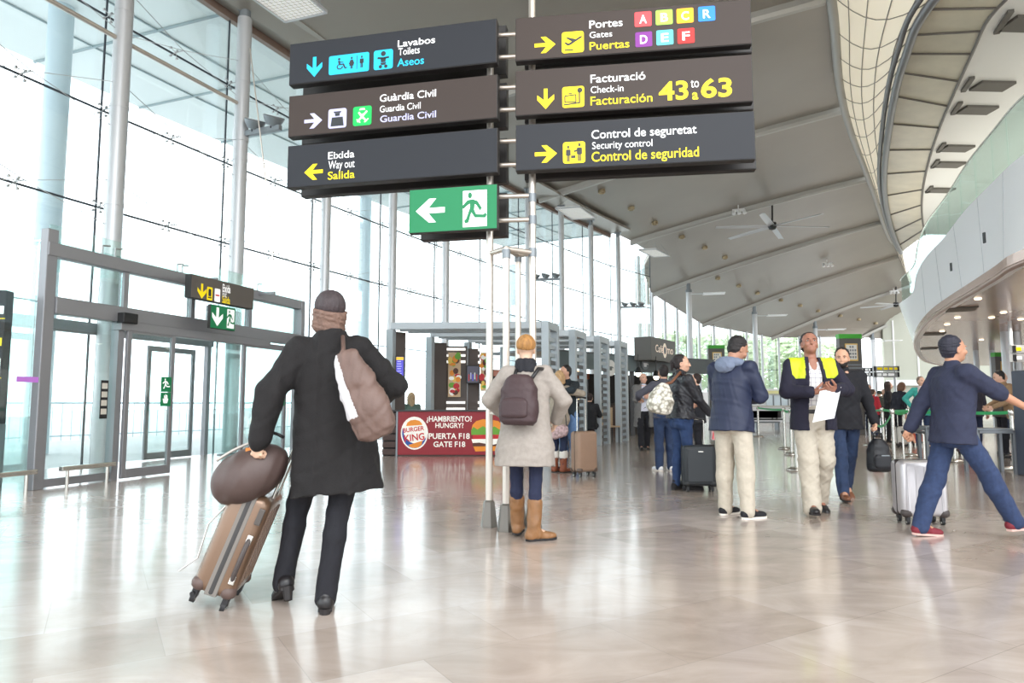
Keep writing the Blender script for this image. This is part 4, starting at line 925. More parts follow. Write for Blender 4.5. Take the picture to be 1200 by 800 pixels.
for px, py, d in ((748, 437, 21.6), (769, 441, 22.6)):
    p = at_d(px, py, d); o = root('spot_lamp', 'glowing warm spot lamp hanging in the dark cafe, %s of the two' % ('left' if px < 760 else 'right'), 'lamp', tuple(p))
    MB().lathe([(.03, .2), (.07, .16), (.12, 0), (.11, 0)], p, 12).build('shade', BLACK, o, smooth=40); MB().ell(p - UP * .02, .09).build('bulb', mat('bulb_glow', (255, 238, 205), .4, emit=14), o); MB().cyl(p + UP * .2, Vector((p.x, p.y, ftop)), .012, n=6).build('rod', BLACK, o)
# cafe chairs
CH = mat('chair_wood', (186, 160, 128), .5)
def cafe_chair(px, py, label, rz):
    p = at_z(px, py); o = root('cafe_chair', label, 'chair', tuple(p), rz)
    MB().box((0, 0, .45), (.42, .42, .04)).build('seat', CH, o, world=False, bevel=.01); MB().box((0, .2, .72), (.42, .03, .5)).build('backrest', CH, o, world=False, bevel=.01)
    for x, y in ((-.18, -.18), (.18, -.18), (-.18, .18), (.18, .18)): MB().cyl((x, y, 0), (x, y, .44), .018, n=8).build('leg', BLACK, o, world=False)
cafe_chair(715, 518.5, 'pale wooden cafe chair behind the third trellis tower', .4)
cafe_chair(693, 521, 'pale wooden cafe chair under the seated dark clothed person', 2.6)

# ================================================================== DISPLAY PILLARS WITH GREEN BANDS
LIME = mat('band_green', (70, 175, 55), .5); PRINTW = mat('poster_white', (232, 230, 224), .5); POSTY = mat('poster_frame_yellow', (226, 190, 110), .5)
def display_pillar(x0, x1, y0, d, label, rz=0.0, band2=None):
    p, q = at_d(x0, y0, d), at_d(x1, y0, d); w = q.x - p.x; top = p.z; c = Vector(((p.x + q.x) / 2, d, 0)); k = w / .85
    o = root('display_pillar', label, 'display', tuple(c), rz)
    MB().box((0, 0, top / 2), (w, .25, top)).build('body', mat('pillar_grey', (92, 90, 86), .5), o, world=False, bevel=.01)
    for z in (top - .09 * k, top - 1.62 * k): MB().box((0, -.02, z), (w + .02, .25, .17 * k)).build('band', LIME, o, world=False)
    z = top - .70 * k
    f = MB().box((w * .02, -.14, z), (w * .56, .02, .66 * k)).build('poster', POSTY, o, world=False); MB().box((w * .02, -.155, z), (w * .47, .012, .56 * k)).build('poster_sheet', PRINTW, f, world=False)
    pr = MB(); rq = random.Random(int(x0))
    for r in range(4):
        for cc in range(4):
            if rq.random() < .8: pr.box((w * (.02 - .165 + .11 * cc), -.164, z + .2 * k - r * .13 * k), (w * .07, .004, .08 * k))
    pr.build('print', MIDG, f, world=False)
    for dz in (1.18, 1.3): MB().box((0, -.13, top - dz * k), (w * .94, .012, .05 * k)).build('text_strip', MIDG, o, world=False)
display_pillar(829, 848, 404.5, 32, 'grey display pillar with green band left of the navy jacket man')
display_pillar(981, 1007, 391.5, 24, 'grey display pillar with green bands behind the bearded man')
display_pillar(1163, 1187, 413, 27, 'grey display pillar with green bands under the balcony')
# ================================================================== OVERHEAD BOARDS
LGREY = mat('board_light_grey', (176, 178, 178), .5)
def overhead(x0, x1, y0, y1, d, label, lit, post=True, dy=0.0):
    p, q = at_d(x0, y1, d), at_d(x1, y0, d); w, h = q.x - p.x, q.z - p.z; c = Vector(((p.x + q.x) / 2, d, 0))
    o = root('overhead_board', label, 'sign', tuple(c))
    for k in range(2):
        z0 = p.z + k * h * .52
        MB().box((c.x, d, z0 + h * .23), (w, .12, h * .46)).build('board', LGREY, o)
        for s in (-1, 1): MB().box((c.x + s * (w / 2 - .06), d - .066, z0 + h * .23), (.1, .01, h * .4)).build('end_cap', BLACK, o)
        m = MB(); rq = random.Random(int(x0) + k)
        x = -w * .36
        while x < w * .34:
            l = rq.uniform(.1, .3); m.box((c.x + x + l / 2, d - .064, z0 + h * .23), (l, .006, h * .2)); x += l + .08
        b_ = m.build('text_strip', YEL if (k == 1 and lit) else WHT, o); b_['kind'] = 'stuff'
    for s in (-.36, .36): MB().cyl((c.x + s * w, d + .1, 0 if post else p.z), (c.x + s * w, d + .1, q.z if post else ZB), .05, n=10).build('post', COLW, o, smooth=40)
overhead(1011, 1021.5, 430.5, 441, 36.0, 'small grey double direction board left of its yellow lettered neighbour', False)
overhead(1023.5, 1053, 428.5, 442, 35, 'grey double direction board with yellow lettering beyond the queue', True)
overhead(1185, 1215, 404, 424, 19, 'grey double direction board hanging below the balcony at the right edge', True, False)
for px, d in ((1147, 30), (1166, 30), (1183, 22), (1196, 22)):
    p = at_d(px, 470, d); tag(MB().cyl((p.x, p.y, 0), (p.x, p.y, ZB), .11 if d > 25 else .14, n=16).build('balcony_column', COLW, smooth=40), 'slim column under the balcony, %s' % {1147: 'left of the green banded pillar', 1166: 'hidden by the green banded pillar', 1183: 'right of the green banded pillar', 1196: 'nearest the right edge'}[px], 'column')
# white information desk far away in front of the glass
D0 = at_d(878, 470, 40); D1 = at_d(948, 470, 40); D0.z = D1.z = 0
o = root('information_desk', 'white information desk with three pale panes beyond the navy jacket man', 'desk', tuple(D0.lerp(D1, .5)))
zt = at_d(900, 455, 40).z; zs0 = at_d(900, 477, 40).z; zs1 = at_d(900, 463, 40).z
MB().bar(D0 + Vector((0, 1, zt / 2)), D1 + Vector((0, 1, zt / 2)), .2, zt).build('back_wall', WHITEP, o)
MB().bar(D0 + UP * .45, D1 + UP * .45, .6, .9).build('counter_front', WHITEP, o)
MB().bar(D0 + UP * .92, D1 + UP * .92, .75, .06).build('worktop', BEIGE, o)
for k in range(3):
    a = at_d(898 + k * 8.6, 470, 40.8); MB().box((a.x + .2, 40.8, (zs0 + zs1) / 2), (.36, .05, zs1 - zs0)).build('window_pane', mat('pale_pane', (214, 226, 232), .2), o); MB().box((a.x + .42, 40.78, (zs0 + zs1) / 2), (.06, .06, zs1 - zs0)).build('mullion', MIDG, o)
MB().box((at_d(908, 460, 40.8).x, 40.8, at_d(908, 459.5, 40.8).z), (1.2, .05, .18)).build('sign_strip', mat('pale_yellow', (238, 232, 170), .5), o)
for k, px in enumerate((906, 911)): MB().box((at_d(px, 489, 39.5).x, 39.6, at_d(px, 489, 39.6).z), (.07, .05, .3)).build('floor_stand', DGREY, o)
# low bench row far away
o = root('seat_row', 'distant row of dark seats on the floor beyond the navy jacket man', 'bench', tuple(at_z(905, 500)))
p = at_z(882, 503); q = at_z(914, 503)
MB().bar(p + UP * .3, q + UP * .3, .08, .06).build('beam', MIDG, o)
for f in np.linspace(.04, .96, 8): c = p.lerp(q, f); MB().box(c + UP * .42, (.4, .42, .05)).build('seat', DGREY, o); MB().box(c + UP * .62 + Vector((0, .2, 0)), (.4, .04, .3)).build('backrest', DGREY, o)
for f in (.1, .9): MB().box(p.lerp(q, f) + UP * .14, (.06, .4, .28)).build('leg', MIDG, o)

# ================================================================== QUEUE POSTS AND BELTS
BELT = mat('belt_green', (48, 168, 96), .55)
STN = []
def stanchion(px, py, label, h=.97):
    p = at_z(px, py); o = root('queue_post', label, 'queue post', tuple(p))
    MB().lathe([(.16, 0), (.17, .01), (.165, .025), (.10, .05), (.04, .06)], p, 22).build('base', STEEL, o, smooth=40)
    MB().cyl(p + UP * .055, p + UP * h, .032, n=16).build('tube', STEEL, o, smooth=40)
    MB().lathe([(.034, 0), (.042, .01), (.042, .09), (.034, .1), (.001, .105)], p + UP * (h - .08), 16).build('belt_head', STEEL, o, smooth=40)
    STN.append(p + UP * (h - .03)); return p
for px, py, w in ((889, 511.5, 'beside the navy jacket man'), (920, 526, 'left of the hi-vis man, rear one'), (928, 532.5, 'left of the hi-vis man, front one'), (934, 551, 'behind the hi-vis man legs'), (1036, 527, 'right of the black bag, rear one'), (1048.5, 541, 'right of the black bag, front one'),
                  (1067, 534, 'below the teal jumper woman'), (1119, 541, 'behind the walking dark blue man'), (1189, 550, 'right of the grey luggage gauge'), (1020, 522, 'left of the queue behind the black bag')):
    stanchion(px, py, 'steel queue post with round base ' + w)
def belt(a, b, sag, label, off=0.0):
    a, b = a + UP * off, b + UP * off; d = (b - a).normalized(); a = a + d * .045; b = b - d * .045; n = 14; rows = []
    for i in range(n + 1):
        f = i / n; c = a.lerp(b, f) - UP * sag * 4 * f * (1 - f); rows.append([c - UP * .027, c + UP * .027])
    s = Vector((d.y, -d.x, 0)) * .004
    tag(MB().slab(rows, s).build('queue_belt', BELT, smooth=40), label, 'belt')
S = STN
belt(S[0], S[1], .02, 'green queue belt from the post beside the navy jacket man'); belt(S[1], S[2], .04, 'short green queue belt left of the hi-vis man'); belt(S[2], S[3], .05, 'green queue belt running behind the hi-vis man')
belt(S[9], S[4], .03, 'green queue belt just right of the black bag'); belt(S[4], S[6], .02, 'green queue belt in front of the dark coated queue women'); belt(S[5], S[6], .05, 'green queue belt below the teal jumper woman'); belt(S[6], S[7], .03, 'green queue belt passing behind the walking dark blue man'); belt(S[7], S[8], .02, 'green queue belt above the grey luggage gauge')
belt(S[9], S[5], .34, 'slack green queue belt hanging low right of the black bag', -.02)
def gauge(x0, x1, yb, zt, label, depth=.45):
    p, q = at_z(x0, yb), at_z(x1, yb); q.y = p.y; o = root('luggage_gauge', label, 'luggage gauge', tuple((p + q) / 2)); back = Vector((.1, depth, 0))
    for c in (p, q, p + back, q + back): MB().box(c + UP * zt / 2, (.05, .05, zt)).build('leg', mat('gauge_grey', (108, 112, 116), .4, .4), o, bevel=.004)
    for a, b2 in ((p, q), (p + back, q + back), (p, p + back), (q, q + back)): MB().bar(a + UP * (zt - .025), b2 + UP * (zt - .025), .05, .05).build('rail', mat('gauge_grey', (108, 112, 116)), o, bevel=.004)
    MB().slab([[p + UP * (zt + .005), q + UP * (zt + .005)], [p + back + UP * (zt + .005), q + back + UP * (zt + .005)]], (0, 0, .02)).build('top', MIDG, o)
gauge(1148, 1191, 556, .68, 'grey metal luggage gauge frame at the right beside the queue'); gauge(1088, 1106, 545, .66, 'grey metal luggage gauge frame behind the walking dark blue man', .4)

# ================================================================== TREES OUTSIDE
LEAF = mat('leaf_green_hazed', (190, 206, 166), .7, var=.2, scale=2); TRUNK = mat('tree_trunk', (120, 104, 88), .8)  # leaf colour lightened to carry the bright outdoor haze
def tree(x, y, h, r, seed, label):
    rq = random.Random(seed); o = root('tree', label, 'tree', (x, y, -.02))
    MB().tube([(x, y, 0), (x + .1, y, h * .35), (x - .1, y + .1, h * .7)], [.25, .18, .08], 8).build('trunk', TRUNK, o, smooth=40)
    m = MB()
    for k in range(1500):
        u, v, w = (rq.gauss(0, 1) for _ in range(3)); l = math.sqrt(u * u + v * v + w * w) + 1e-6; f = rq.uniform(.55, 1.0) ** .5
        c = Vector((x + u / l * r * f, y + v / l * r * f, h * .62 + w / l * h * .36 * f)); a = rq.uniform(0, 6.28); d = Vector((C_(a), S_(a), rq.uniform(-.5, .5))).normalized(); e = d.orthogonal().normalized(); s = rq.uniform(.25, .5)
        m.add([c - d * s, c + e * s * .5, c + d * s, c - e * s * .5], [(0, 1, 2, 3)])
    m.build('crown', LEAF, o)
for j, (px, d, h, r) in enumerate(((792, 74, 9, 3.2), (830, 86, 10, 3.4), (866, 76, 9.0, 3.0), (902, 92, 10.5, 3.6), (934, 78, 9, 3.0), (966, 96, 10, 3.8))):
    p = at_d(px, 470, d); tree(p.x, p.y, h, r, 20 + j, 'pale green tree outside the far glass wall, %s from the left' % ('first', 'second', 'third', 'fourth', 'fifth', 'sixth')[j])
# ================================================================== BODIES GROWN AS ONE SURFACE
V3 = lambda *a: np.array(a, float)
def nrm(v): return v / (np.linalg.norm(v) + 1e-9)
def rotx(d): a = math.radians(d); return np.array([[1, 0, 0], [0, C_(a), -S_(a)], [0, S_(a), C_(a)]])
def roty(d): a = math.radians(d); return np.array([[C_(a), 0, S_(a)], [0, 1, 0], [-S_(a), 0, C_(a)]])
def rotz(d): a = math.radians(d); return np.array([[C_(a), -S_(a), 0], [S_(a), C_(a), 0], [0, 0, 1]])
class Shape:
    def __init__(s): s.p = []; s.noise = None
    def cone(s, a, b, ra, rb, k=.02, sub=False): s.p.append(('c', sub, k, np.array(a, float), np.array(b, float), ra, rb)); return s
    def ell(s, c, r, R=None, k=.02, sub=False): s.p.append(('e', sub, k, np.array(c, float), np.array(r, float), np.eye(3) if R is None else R)); return s
    def prof(s, o, R, sec, k=.03, ex=2.3, sub=False):
        q = np.array([(list(x) + [0, 0])[:5] if len(x) < 5 else x for x in sec], float); s.p.append(('p', sub, k, np.array(o, float), R, q, ex)); return s
    def cut(s, n, c): s.p.append(('x', False, 0, np.array(n, float), c)); return s
    def cutball(s, c, r, R=None, k=.004): return s.ell(c, r, R, k, True)
    def box(s, p):
        t = p[0]
        if t == 'c': return np.minimum(p[3] - p[5], p[4] - p[6]), np.maximum(p[3] + p[5], p[4] + p[6])
        if t == 'e': e = np.sqrt(((p[5] * p[4]) ** 2).sum(1)); return p[3] - e, p[3] + e
        if t == 'p':
            q = p[5]; pts = [p[3] + p[4] @ V3(x, y, r[0]) for r in q for x in (r[3] - r[1], r[3] + r[1]) for y in (r[4] - r[2], r[4] + r[2])]; pts = np.array(pts); return pts.min(0), pts.max(0)
    def mesh(s, res):
        bs = [s.box(p) for p in s.p if p[0] != 'x' and not p[1]]
        lo = np.min([b[0] for b in bs], 0) - 3 * res; hi = np.max([b[1] for b in bs], 0) + 3 * res
        n = np.ceil((hi - lo) / res).astype(int) + 1; D = np.full(n, .5, np.float32)
        ax = [lo[i] + res * np.arange(n[i]) for i in range(3)]
        for p in s.p:
            if p[0] == 'x':
                m = p[3]; d = (ax[0] * m[0])[:, None, None] + (ax[1] * m[1])[None, :, None] + (ax[2] * m[2])[None, None, :] - p[4]; D = np.maximum(D, d.astype(np.float32)); continue
            k = p[2]; b = s.box(p); pad = k + 2.5 * res
            i0 = np.clip(np.floor((b[0] - pad - lo) / res).astype(int), 0, n - 1); i1 = np.clip(np.ceil((b[1] + pad - lo) / res).astype(int) + 1, 1, n)
            sl = tuple(slice(i0[j], i1[j]) for j in range(3))
            X, Y, Zz = np.meshgrid(ax[0][sl[0]], ax[1][sl[1]], ax[2][sl[2]], indexing='ij'); Q = np.stack([X, Y, Zz], -1)
            if p[0] == 'c':
                ab = p[4] - p[3]; t = np.clip(((Q - p[3]) @ ab) / (ab @ ab + 1e-12), 0, 1); d = np.linalg.norm(Q - p[3] - t[..., None] * ab, axis=-1) - (p[5] + t * (p[6] - p[5]))
            elif p[0] == 'e':
                q = (Q - p[3]) @ p[5]; k0 = np.linalg.norm(q / p[4], axis=-1); k1 = np.linalg.norm(q / (p[4] ** 2), axis=-1); d = k0 * (k0 - 1) / (k1 + 1e-9)
            else:
                q = (Q - p[3]) @ p[4]; sec = p[5]; t = q[..., 2]; rx = np.interp(t, sec[:, 0], sec[:, 1]); ry = np.interp(t, sec[:, 0], sec[:, 2]); cx = np.interp(t, sec[:, 0], sec[:, 3]); cy = np.interp(t, sec[:, 0], sec[:, 4]); ex = p[6]
                g = (np.abs((q[..., 0] - cx) / rx) ** ex + np.abs((q[..., 1] - cy) / ry) ** ex) ** (1 / ex); d = (g - 1) * np.minimum(rx, ry)
                d = np.maximum(d, np.maximum(sec[0, 0] - t, t - sec[-1, 0]))
            d = d.astype(np.float32); a = D[sl]
            if p[1]:
                d = -d
                if k: h = np.maximum(k - np.abs(a - d), 0) / k; D[sl] = np.maximum(a, d) + h * h * k / 4
                else: D[sl] = np.maximum(a, d)
            else:
                if k: h = np.maximum(k - np.abs(a - d), 0) / k; D[sl] = np.minimum(a, d) - h * h * k / 4
                else: D[sl] = np.minimum(a, d)
        if s.noise:
            amp, L, seed = s.noise; r = np.random.RandomState(seed); tot = 0
            for j in range(5):
                w = r.normal(size=3) * (1.2, 1.2, 1.0) * (2 * math.pi / L) * (.6 + .5 * j) / 1.6; ph = r.uniform(0, 6.28)
                u = ((ax[0] * w[0])[:, None, None] + (ax[1] * w[1])[None, :, None] + (ax[2] * w[2])[None, None, :] + ph); tot = tot + np.sin(u + 1.3 * np.sin(u * .53 + j)) / (1 + .5 * j)
            D = D + (amp / 1.8) * tot.astype(np.float32)
        # surface nets
        sg = D < 0; c = [sg[i:n[0] - 1 + i, j:n[1] - 1 + j, k:n[2] - 1 + k] for i in (0, 1) for j in (0, 1) for k in (0, 1)]
        cnt = sum(x.astype(np.int8) for x in c); act = (cnt > 0) & (cnt < 8); idx = np.argwhere(act)
        num = np.full(act.shape, -1, np.int32); num[act] = np.arange(len(idx))
        acc = np.zeros((len(idx), 3)); ct = np.zeros(len(idx))
        co = [(i, j, k) for i in (0, 1) for j in (0, 1) for k in (0, 1)]; val = {o: D[idx[:, 0] + o[0], idx[:, 1] + o[1], idx[:, 2] + o[2]] for o in co}
        for o in co:
            for a in range(3):
                if o[a] == 0:
                    o2 = list(o); o2[a] = 1; v0, v1 = val[o], val[tuple(o2)]; m = (v0 < 0) != (v1 < 0); t = np.where(m, v0 / (v0 - v1 + 1e-12), 0)
                    pt = np.tile(np.array(o, float), (len(idx), 1)); pt[:, a] += t; acc[m] += pt[m]; ct[m] += 1
        vs = lo + res * (idx + acc / ct[:, None]); fs = []
        for a in range(3):
            b, c2 = (a + 1) % 3, (a + 2) % 3
            s0 = [slice(None)] * 3; s1 = [slice(None)] * 3; s0[a] = slice(0, n[a] - 1); s1[a] = slice(1, n[a]); e = sg[tuple(s0)] != sg[tuple(s1)]
            ii = np.argwhere(e); ii = ii[(ii[:, b] > 0) & (ii[:, c2] > 0) & (ii[:, b] < n[b] - 1) & (ii[:, c2] < n[c2] - 1)]
            ins = sg[ii[:, 0], ii[:, 1], ii[:, 2]]
            def g(db, dc): q = ii.copy(); q[:, b] += db; q[:, c2] += dc; return num[q[:, 0], q[:, 1], q[:, 2]]
            f = np.stack([g(-1, -1), g(0, -1), g(0, 0), g(-1, 0)], 1); f[~ins] = f[~ins][:, ::-1]; fs.append(f)
        return vs, np.concatenate(fs)
def grow(name, pieces, mats, parent, sc=1.0, matfn=None, extra=None):
    """pieces: (Shape, resolution) pairs meshed into one object, in the local frame of parent"""
    V, Fa, n = [], [], 0
    for sh, res in pieces:
        v, f = sh.mesh(res); V.append(v); Fa.append(f + n); n += len(v)
    V = np.concatenate(V); Fq = np.concatenate(Fa); fl = Fq.tolist(); mi = np.zeros(len(fl), int) if matfn is None else matfn(V[Fq].mean(1)).astype(int)
    vl = (V * sc).tolist(); mi = mi.tolist()
    if extra is not None:
        o = len(vl); vl += [tuple(np.array(x) * sc) for x in extra.v]; fl += [tuple(i + o for i in f) for f in extra.f]; mi += extra.m
    me = bpy.data.meshes.new(name); me.from_pydata(vl, [], fl); mats = mats if isinstance(mats, (list, tuple)) else [mats]
    for m in mats: me.materials.append(m)
    me.polygons.foreach_set('material_index', mi); me.polygons.foreach_set('use_smooth', [True] * len(fl)); me.update()
    o = bpy.data.objects.new(name, me); COL.objects.link(o); o.parent = parent; return o

def ik(a, b, l1, l2, hint):
    d = b - a; L = np.linalg.norm(d); L2 = min(L, (l1 + l2) * .999); u = nrm(d); x = (l1 * l1 - l2 * l2 + L2 * L2) / (2 * L2); h = math.sqrt(max(l1 * l1 - x * x, 0)); w = hint - u * (hint @ u)
    return a + u * x + nrm(w) * h, a + u * L2
def skeleton(p):
    """joints of a 1.75 m figure facing +Y; p holds the pose"""
    J = {}; fem = p.get('fem', False); P = V3(*p.get('pelvis', (0, 0, .945))); J['P'] = P
    R = rotz(-p.get('twist', 0)) @ roty(p.get('side', 0)) @ rotx(-p.get('lean', 2)); J['R'] = R; J['Rp'] = rotz(-p.get('hipyaw', 0))
    sw = .160 if fem else .180; J['N'] = P + R @ V3(0, -.012, .525)
    for s, nm in ((1, 'R'), (-1, 'L')):
        J['S' + nm] = P + R @ V3(s * sw, -.01, .468); J['H' + nm] = P + J['Rp'] @ V3(s * .088, 0, -.02)
        an = V3(*p.get('ankle' + nm, (s * .10, -.03, .085))); J['K' + nm], J['A' + nm] = ik(J['H' + nm], an, .425, .415, V3(*p.get('knee' + nm, (s * .1, 1, 0))))
        w = V3(*p.get('wrist' + nm, (s * .26, .06, .86))); J['E' + nm], J['W' + nm] = ik(J['S' + nm], w, .285, .255, V3(*p.get('elbow' + nm, (s * .5, -1, -.1))))
        J['hd' + nm] = nrm(V3(*p['hand' + nm][0])) if 'hand' + nm in p else nrm(nrm(J['W' + nm] - J['E' + nm]) + V3(0, .1, -.2))
        J['hn' + nm] = nrm(V3(*p['hand' + nm][1])) if 'hand' + nm in p else V3(-s, 0, 0)
        J['curl' + nm] = p['hand' + nm][2] if 'hand' + nm in p and len(p['hand' + nm]) > 2 else 28
        J['fy' + nm] = p.get('foot' + nm, (s * 8, 0))
    Rh = rotz(-p.get('yaw', 0)) @ rotx(p.get('pitch', 0)) @ roty(p.get('tilt', 0)); J['Rh'] = Rh; J['C'] = J['N'] + nrm(R @ V3(0, .03, 1)) * .055 + Rh @ V3(0, .018, .105)
    return J
BODY_M = [(-.14, .12, .09), (-.05, .158, .112), (.03, .160, .112), (.13, .142, .10), (.25, .152, .106), (.36, .168, .112), (.44, .150, .098), (.50, .085, .07), (.54, .055, .055)]
BODY_F = [(-.14, .13, .095), (-.05, .168, .118), (.03, .162, .112), (.13, .124, .09), (.25, .138, .10, 0, .006), (.34, .150, .118, 0, .014), (.43, .135, .092), (.50, .075, .062), (.54, .048, .050)]
def hand_shape(J, nm):
    s = Shape(); W, d, n = J['W' + nm], J['hd' + nm], J['hn' + nm]; n = nrm(n - d * (n @ d)); th = np.cross(d, n) * (1 if nm == 'R' else -1)
    s.cone(J['E' + nm] + (W - J['E' + nm]) * .8, W + d * .01, .028, .026, .01); s.cone(W, W + d * .03, .026, .03, .012)
    s.ell(W + d * .052, (.040, .050, .0165), np.stack([th, d, n], 1), .012); c = math.radians(J['curl' + nm])
    for i, (o, L) in enumerate(((.030, .073), (.010, .080), (-.011, .074), (-.031, .060))):
        b = W + d * (.090 - .006 * abs(i - 1)) + th * o; a = 0.0; dd = nrm(d + th * o * .8)
        for q, (f, m) in enumerate(((.44, .8), (.31, 1.1), (.25, .8))):
            a += c * m * (1 + .06 * i); e = b + (dd * C_(a) + n * S_(a)) * L * f; s.cone(b, e, .0098 - .0009 * q, .0092 - .0009 * q, .003); b = e
    b = W + d * .022 + th * .026
    for q, (v, L) in enumerate(((th * .75 + d * .75 + n * .35, .042), (th * .35 + d * .95 + n * (.4 + c * .3), .032), (th * .1 + d * .9 + n * (.5 + c * .5), .026))):
        e = b + nrm(v) * L; s.cone(b, e, .0125 - .0014 * q, .0112 - .0014 * q, .006); b = e
    return s
def head_shape(J, fem):
    s = Shape(); C, R = J['C'], J['Rh']; w = lambda x, y, z: C + R @ V3(x, y, z); k = .94 if fem else 1
    s.cone(J['N'] - J['R'] @ V3(0, 0, .03), w(0, -.022, -.055), .058 * k, .052 * k, .02)
    s.ell(w(0, -.012, .030), (.0735, .0935, .085), R, .02); s.ell(w(0, .022, -.025), (.062 * k, .066, .085), R, .025); s.ell(w(0, .045, -.072), (.036 * k, .040, .034), R, .02)
    for q in (-1, 1):
        s.ell(w(q * .030, .094, .006), (.019, .014, .013), R, .008, True); s.ell(w(q * .038, .062, -.028), (.026, .026, .022), R, .015)
        s.ell(w(q * .028, .080, .024), (.022, .010, .007), R, .010); s.ell(w(q * .071, -.008, -.012), (.009, .020, .031), R @ rotz(q * 18), .006); s.ell(w(q * .078, -.002, -.012), (.006, .010, .017), R, .004, True)
    s.cone(w(0, .086, .012), w(0, .103, -.026), .009, .0112, .008); s.ell(w(0, .098, -.030), (.0165 * k, .012, .009), R, .006)
    s.ell(w(0, .080, -.053), (.024, .014, .0055), R, .004); s.ell(w(0, .079, -.062), (.021, .014, .0062), R, .004); s.ell(w(0, .098, -.0575), (.024, .010, .0016), R, .002, True)
    return s
def eyes(J):
    m = MB(); C, R = J['C'], J['Rh']; w = lambda x, y, z: tuple(C + R @ V3(x, y, z)); MR = Matrix(R.tolist())
    for q in (-1, 1):
        m.ell(w(q * .030, .0795, .006), (.0118, .0090, .0062), 10, 1, MR); m.ell(w(q * .030, .0866, .006), (.0062, .003, .0058), 8, 2, MR)
        m.tube([w(q * .016, .0905, .021), w(q * .032, .0895, .027), w(q * .047, .079, .022)], .0032, 6, 2)
    return m
EYEW = mat('eye_white', (196, 186, 178), .25); EYED = mat('eye_brow_dark', (42, 30, 26), .5)
SKINS = {}
def skin(c): return mat('skin_%d_%d_%d' % c, c, .5, var=.05, scale=20)
def cloth(name, c, var=.10, bump=.25, rough=.85, scale=30): return mat(name, c, rough, var=var, scale=scale, bump=bump, bscale=140)
def add_legs(s, J, hip, knee, hem, hem_z, k=.03):
    for nm in 'RL':
        H, K, A = J['H' + nm], J['K' + nm], J['A' + nm]; e = A + nrm(K - A) * hem_z; mid = K + (A - K) * .3
        s.cone(H, K, hip, knee, k); s.cone(K, mid + V3(0, -.012, 0), knee, knee * .98, .02); s.cone(mid + V3(0, -.012, 0), e, knee * .98, hem, .02)
def trousers(J, fem=False, hip=.096, knee=.068, hem=.060, hem_z=-.015, noise=(.006, .13, 1), top=.10, g=.012):
    s = Shape(); b = BODY_F if fem else BODY_M
    s.prof(J['P'], J['Rp'] @ np.eye(3), [(t, rx + g, ry + g) for t, rx, ry, *_ in b if t < top] + [(top, .155 if not fem else .14, .11)], .03)
    for nm in 'RL': s.ell(J['P'] + J['Rp'] @ V3(.075 if nm == 'R' else -.075, -.055, -.06), (.085, .085, .09), None, .04)
    add_legs(s, J, hip, knee, hem, hem_z); s.noise = noise; return s
def jacket(J, fem=False, sec=None, g=.022, hem=-.14, up=(.066, .055), fore=(.055, .044), cuff=.93, collar=.045, noise=(.006, .16, 2), bare=None, k=.035, ex=2.3):
    s = Shape(); b = sec or [(t, rx + g, ry + g, *(q if q else ())) for t, rx, ry, *q in (BODY_F if fem else BODY_M) if t > hem + .01 and t < .5]
    if not sec: b = [(hem, b[0][1] + .012, b[0][2] + .012)] + b + [(.505, .09, .08)]
    s.prof(J['P'], J['R'], b, k, ex)
    for nm in 'RL':
        S, E, Wr = J['S' + nm], J['E' + nm], J['W' + nm]; s.cone(J['P'] + J['R'] @ V3(.06 if nm == 'R' else -.06, -.01, .475), S, up[0] * .95, up[0], .04); s.cone(S, E, up[0], up[1], .02)
        if bare != nm: s.cone(E, E + (Wr - E) * cuff, fore[0], fore[1], .02)
        else: s.cone(E, E + (Wr - E) * .12, fore[0], fore[0] * .95, .02)
    if collar: s.cone(J['N'] - J['R'] @ V3(0, 0, .05), J['N'] + J['R'] @ V3(0, .0, collar - .02), .085, .07, .02)
    s.noise = noise; return s
def hair_shape(J, kind):
    s = Shape(); C, R = J['C'], J['Rh']; w = lambda x, y, z: C + R @ V3(x, y, z)
    if kind == 'beanie':
        s.ell(w(0, -.014, .042), (.086, .106, .092), R, .01); s.cut(-(R @ V3(0, -.25, .97)), -(nrm(R @ V3(0, -.25, .97)) @ w(0, .05, .028))); s.noise = (.002, .04, 3); return s
    if kind == 'cap': kind = 'short'
    s.ell(w(0, -.030, .038), (.0805, .0935, .0905), R, .01); s.ell(w(0, -.040, -.015), (.0755, .066, .075), R, .02)
    if kind == 'long':
        s.cone(w(0, -.05, -.02), w(0, -.055, -.20), .075, .06, .03)
        for q in (-1, 1): s.cone(w(q * .062, -.012, .01), w(q * .066, .0, -.19), .035, .03, .03)
    if kind == 'bob':
        s.cone(w(0, -.05, -.01), w(0, -.04, -.09), .078, .07, .03)
        for q in (-1, 1): s.cone(w(q * .06, -.012, .01), w(q * .064, .0, -.08), .036, .034, .03)
    if kind == 'pony':
        s.ell(w(0, -.115, .02), (.03, .034, .035), R, .015); s.cone(w(0, -.125, .01), w(.0, -.13, -.12), .026, .015, .02)
    if kind in ('short', 'pony'): s.ell(w(0, .055, -.062), (.12, .095, .082), R, .006, True); s.ell(w(0, .115, .004), (.064, .062, .062), R, .012, True); s.cut(-(R @ V3(0, 0, 1)), -((R @ V3(0, 0, 1)) @ w(0, 0, -.085)))
    elif kind == 'bald': s.ell(w(0, .03, .06), (.1, .13, .085), R, .004, True); s.ell(w(0, .08, -.03), (.12, .09, .12), R, .006, True)
    else: s.ell(w(0, .110, -.030), (.056, .085, .098), R, .015, True)
    s.noise = (.0035, .03, 5); return s
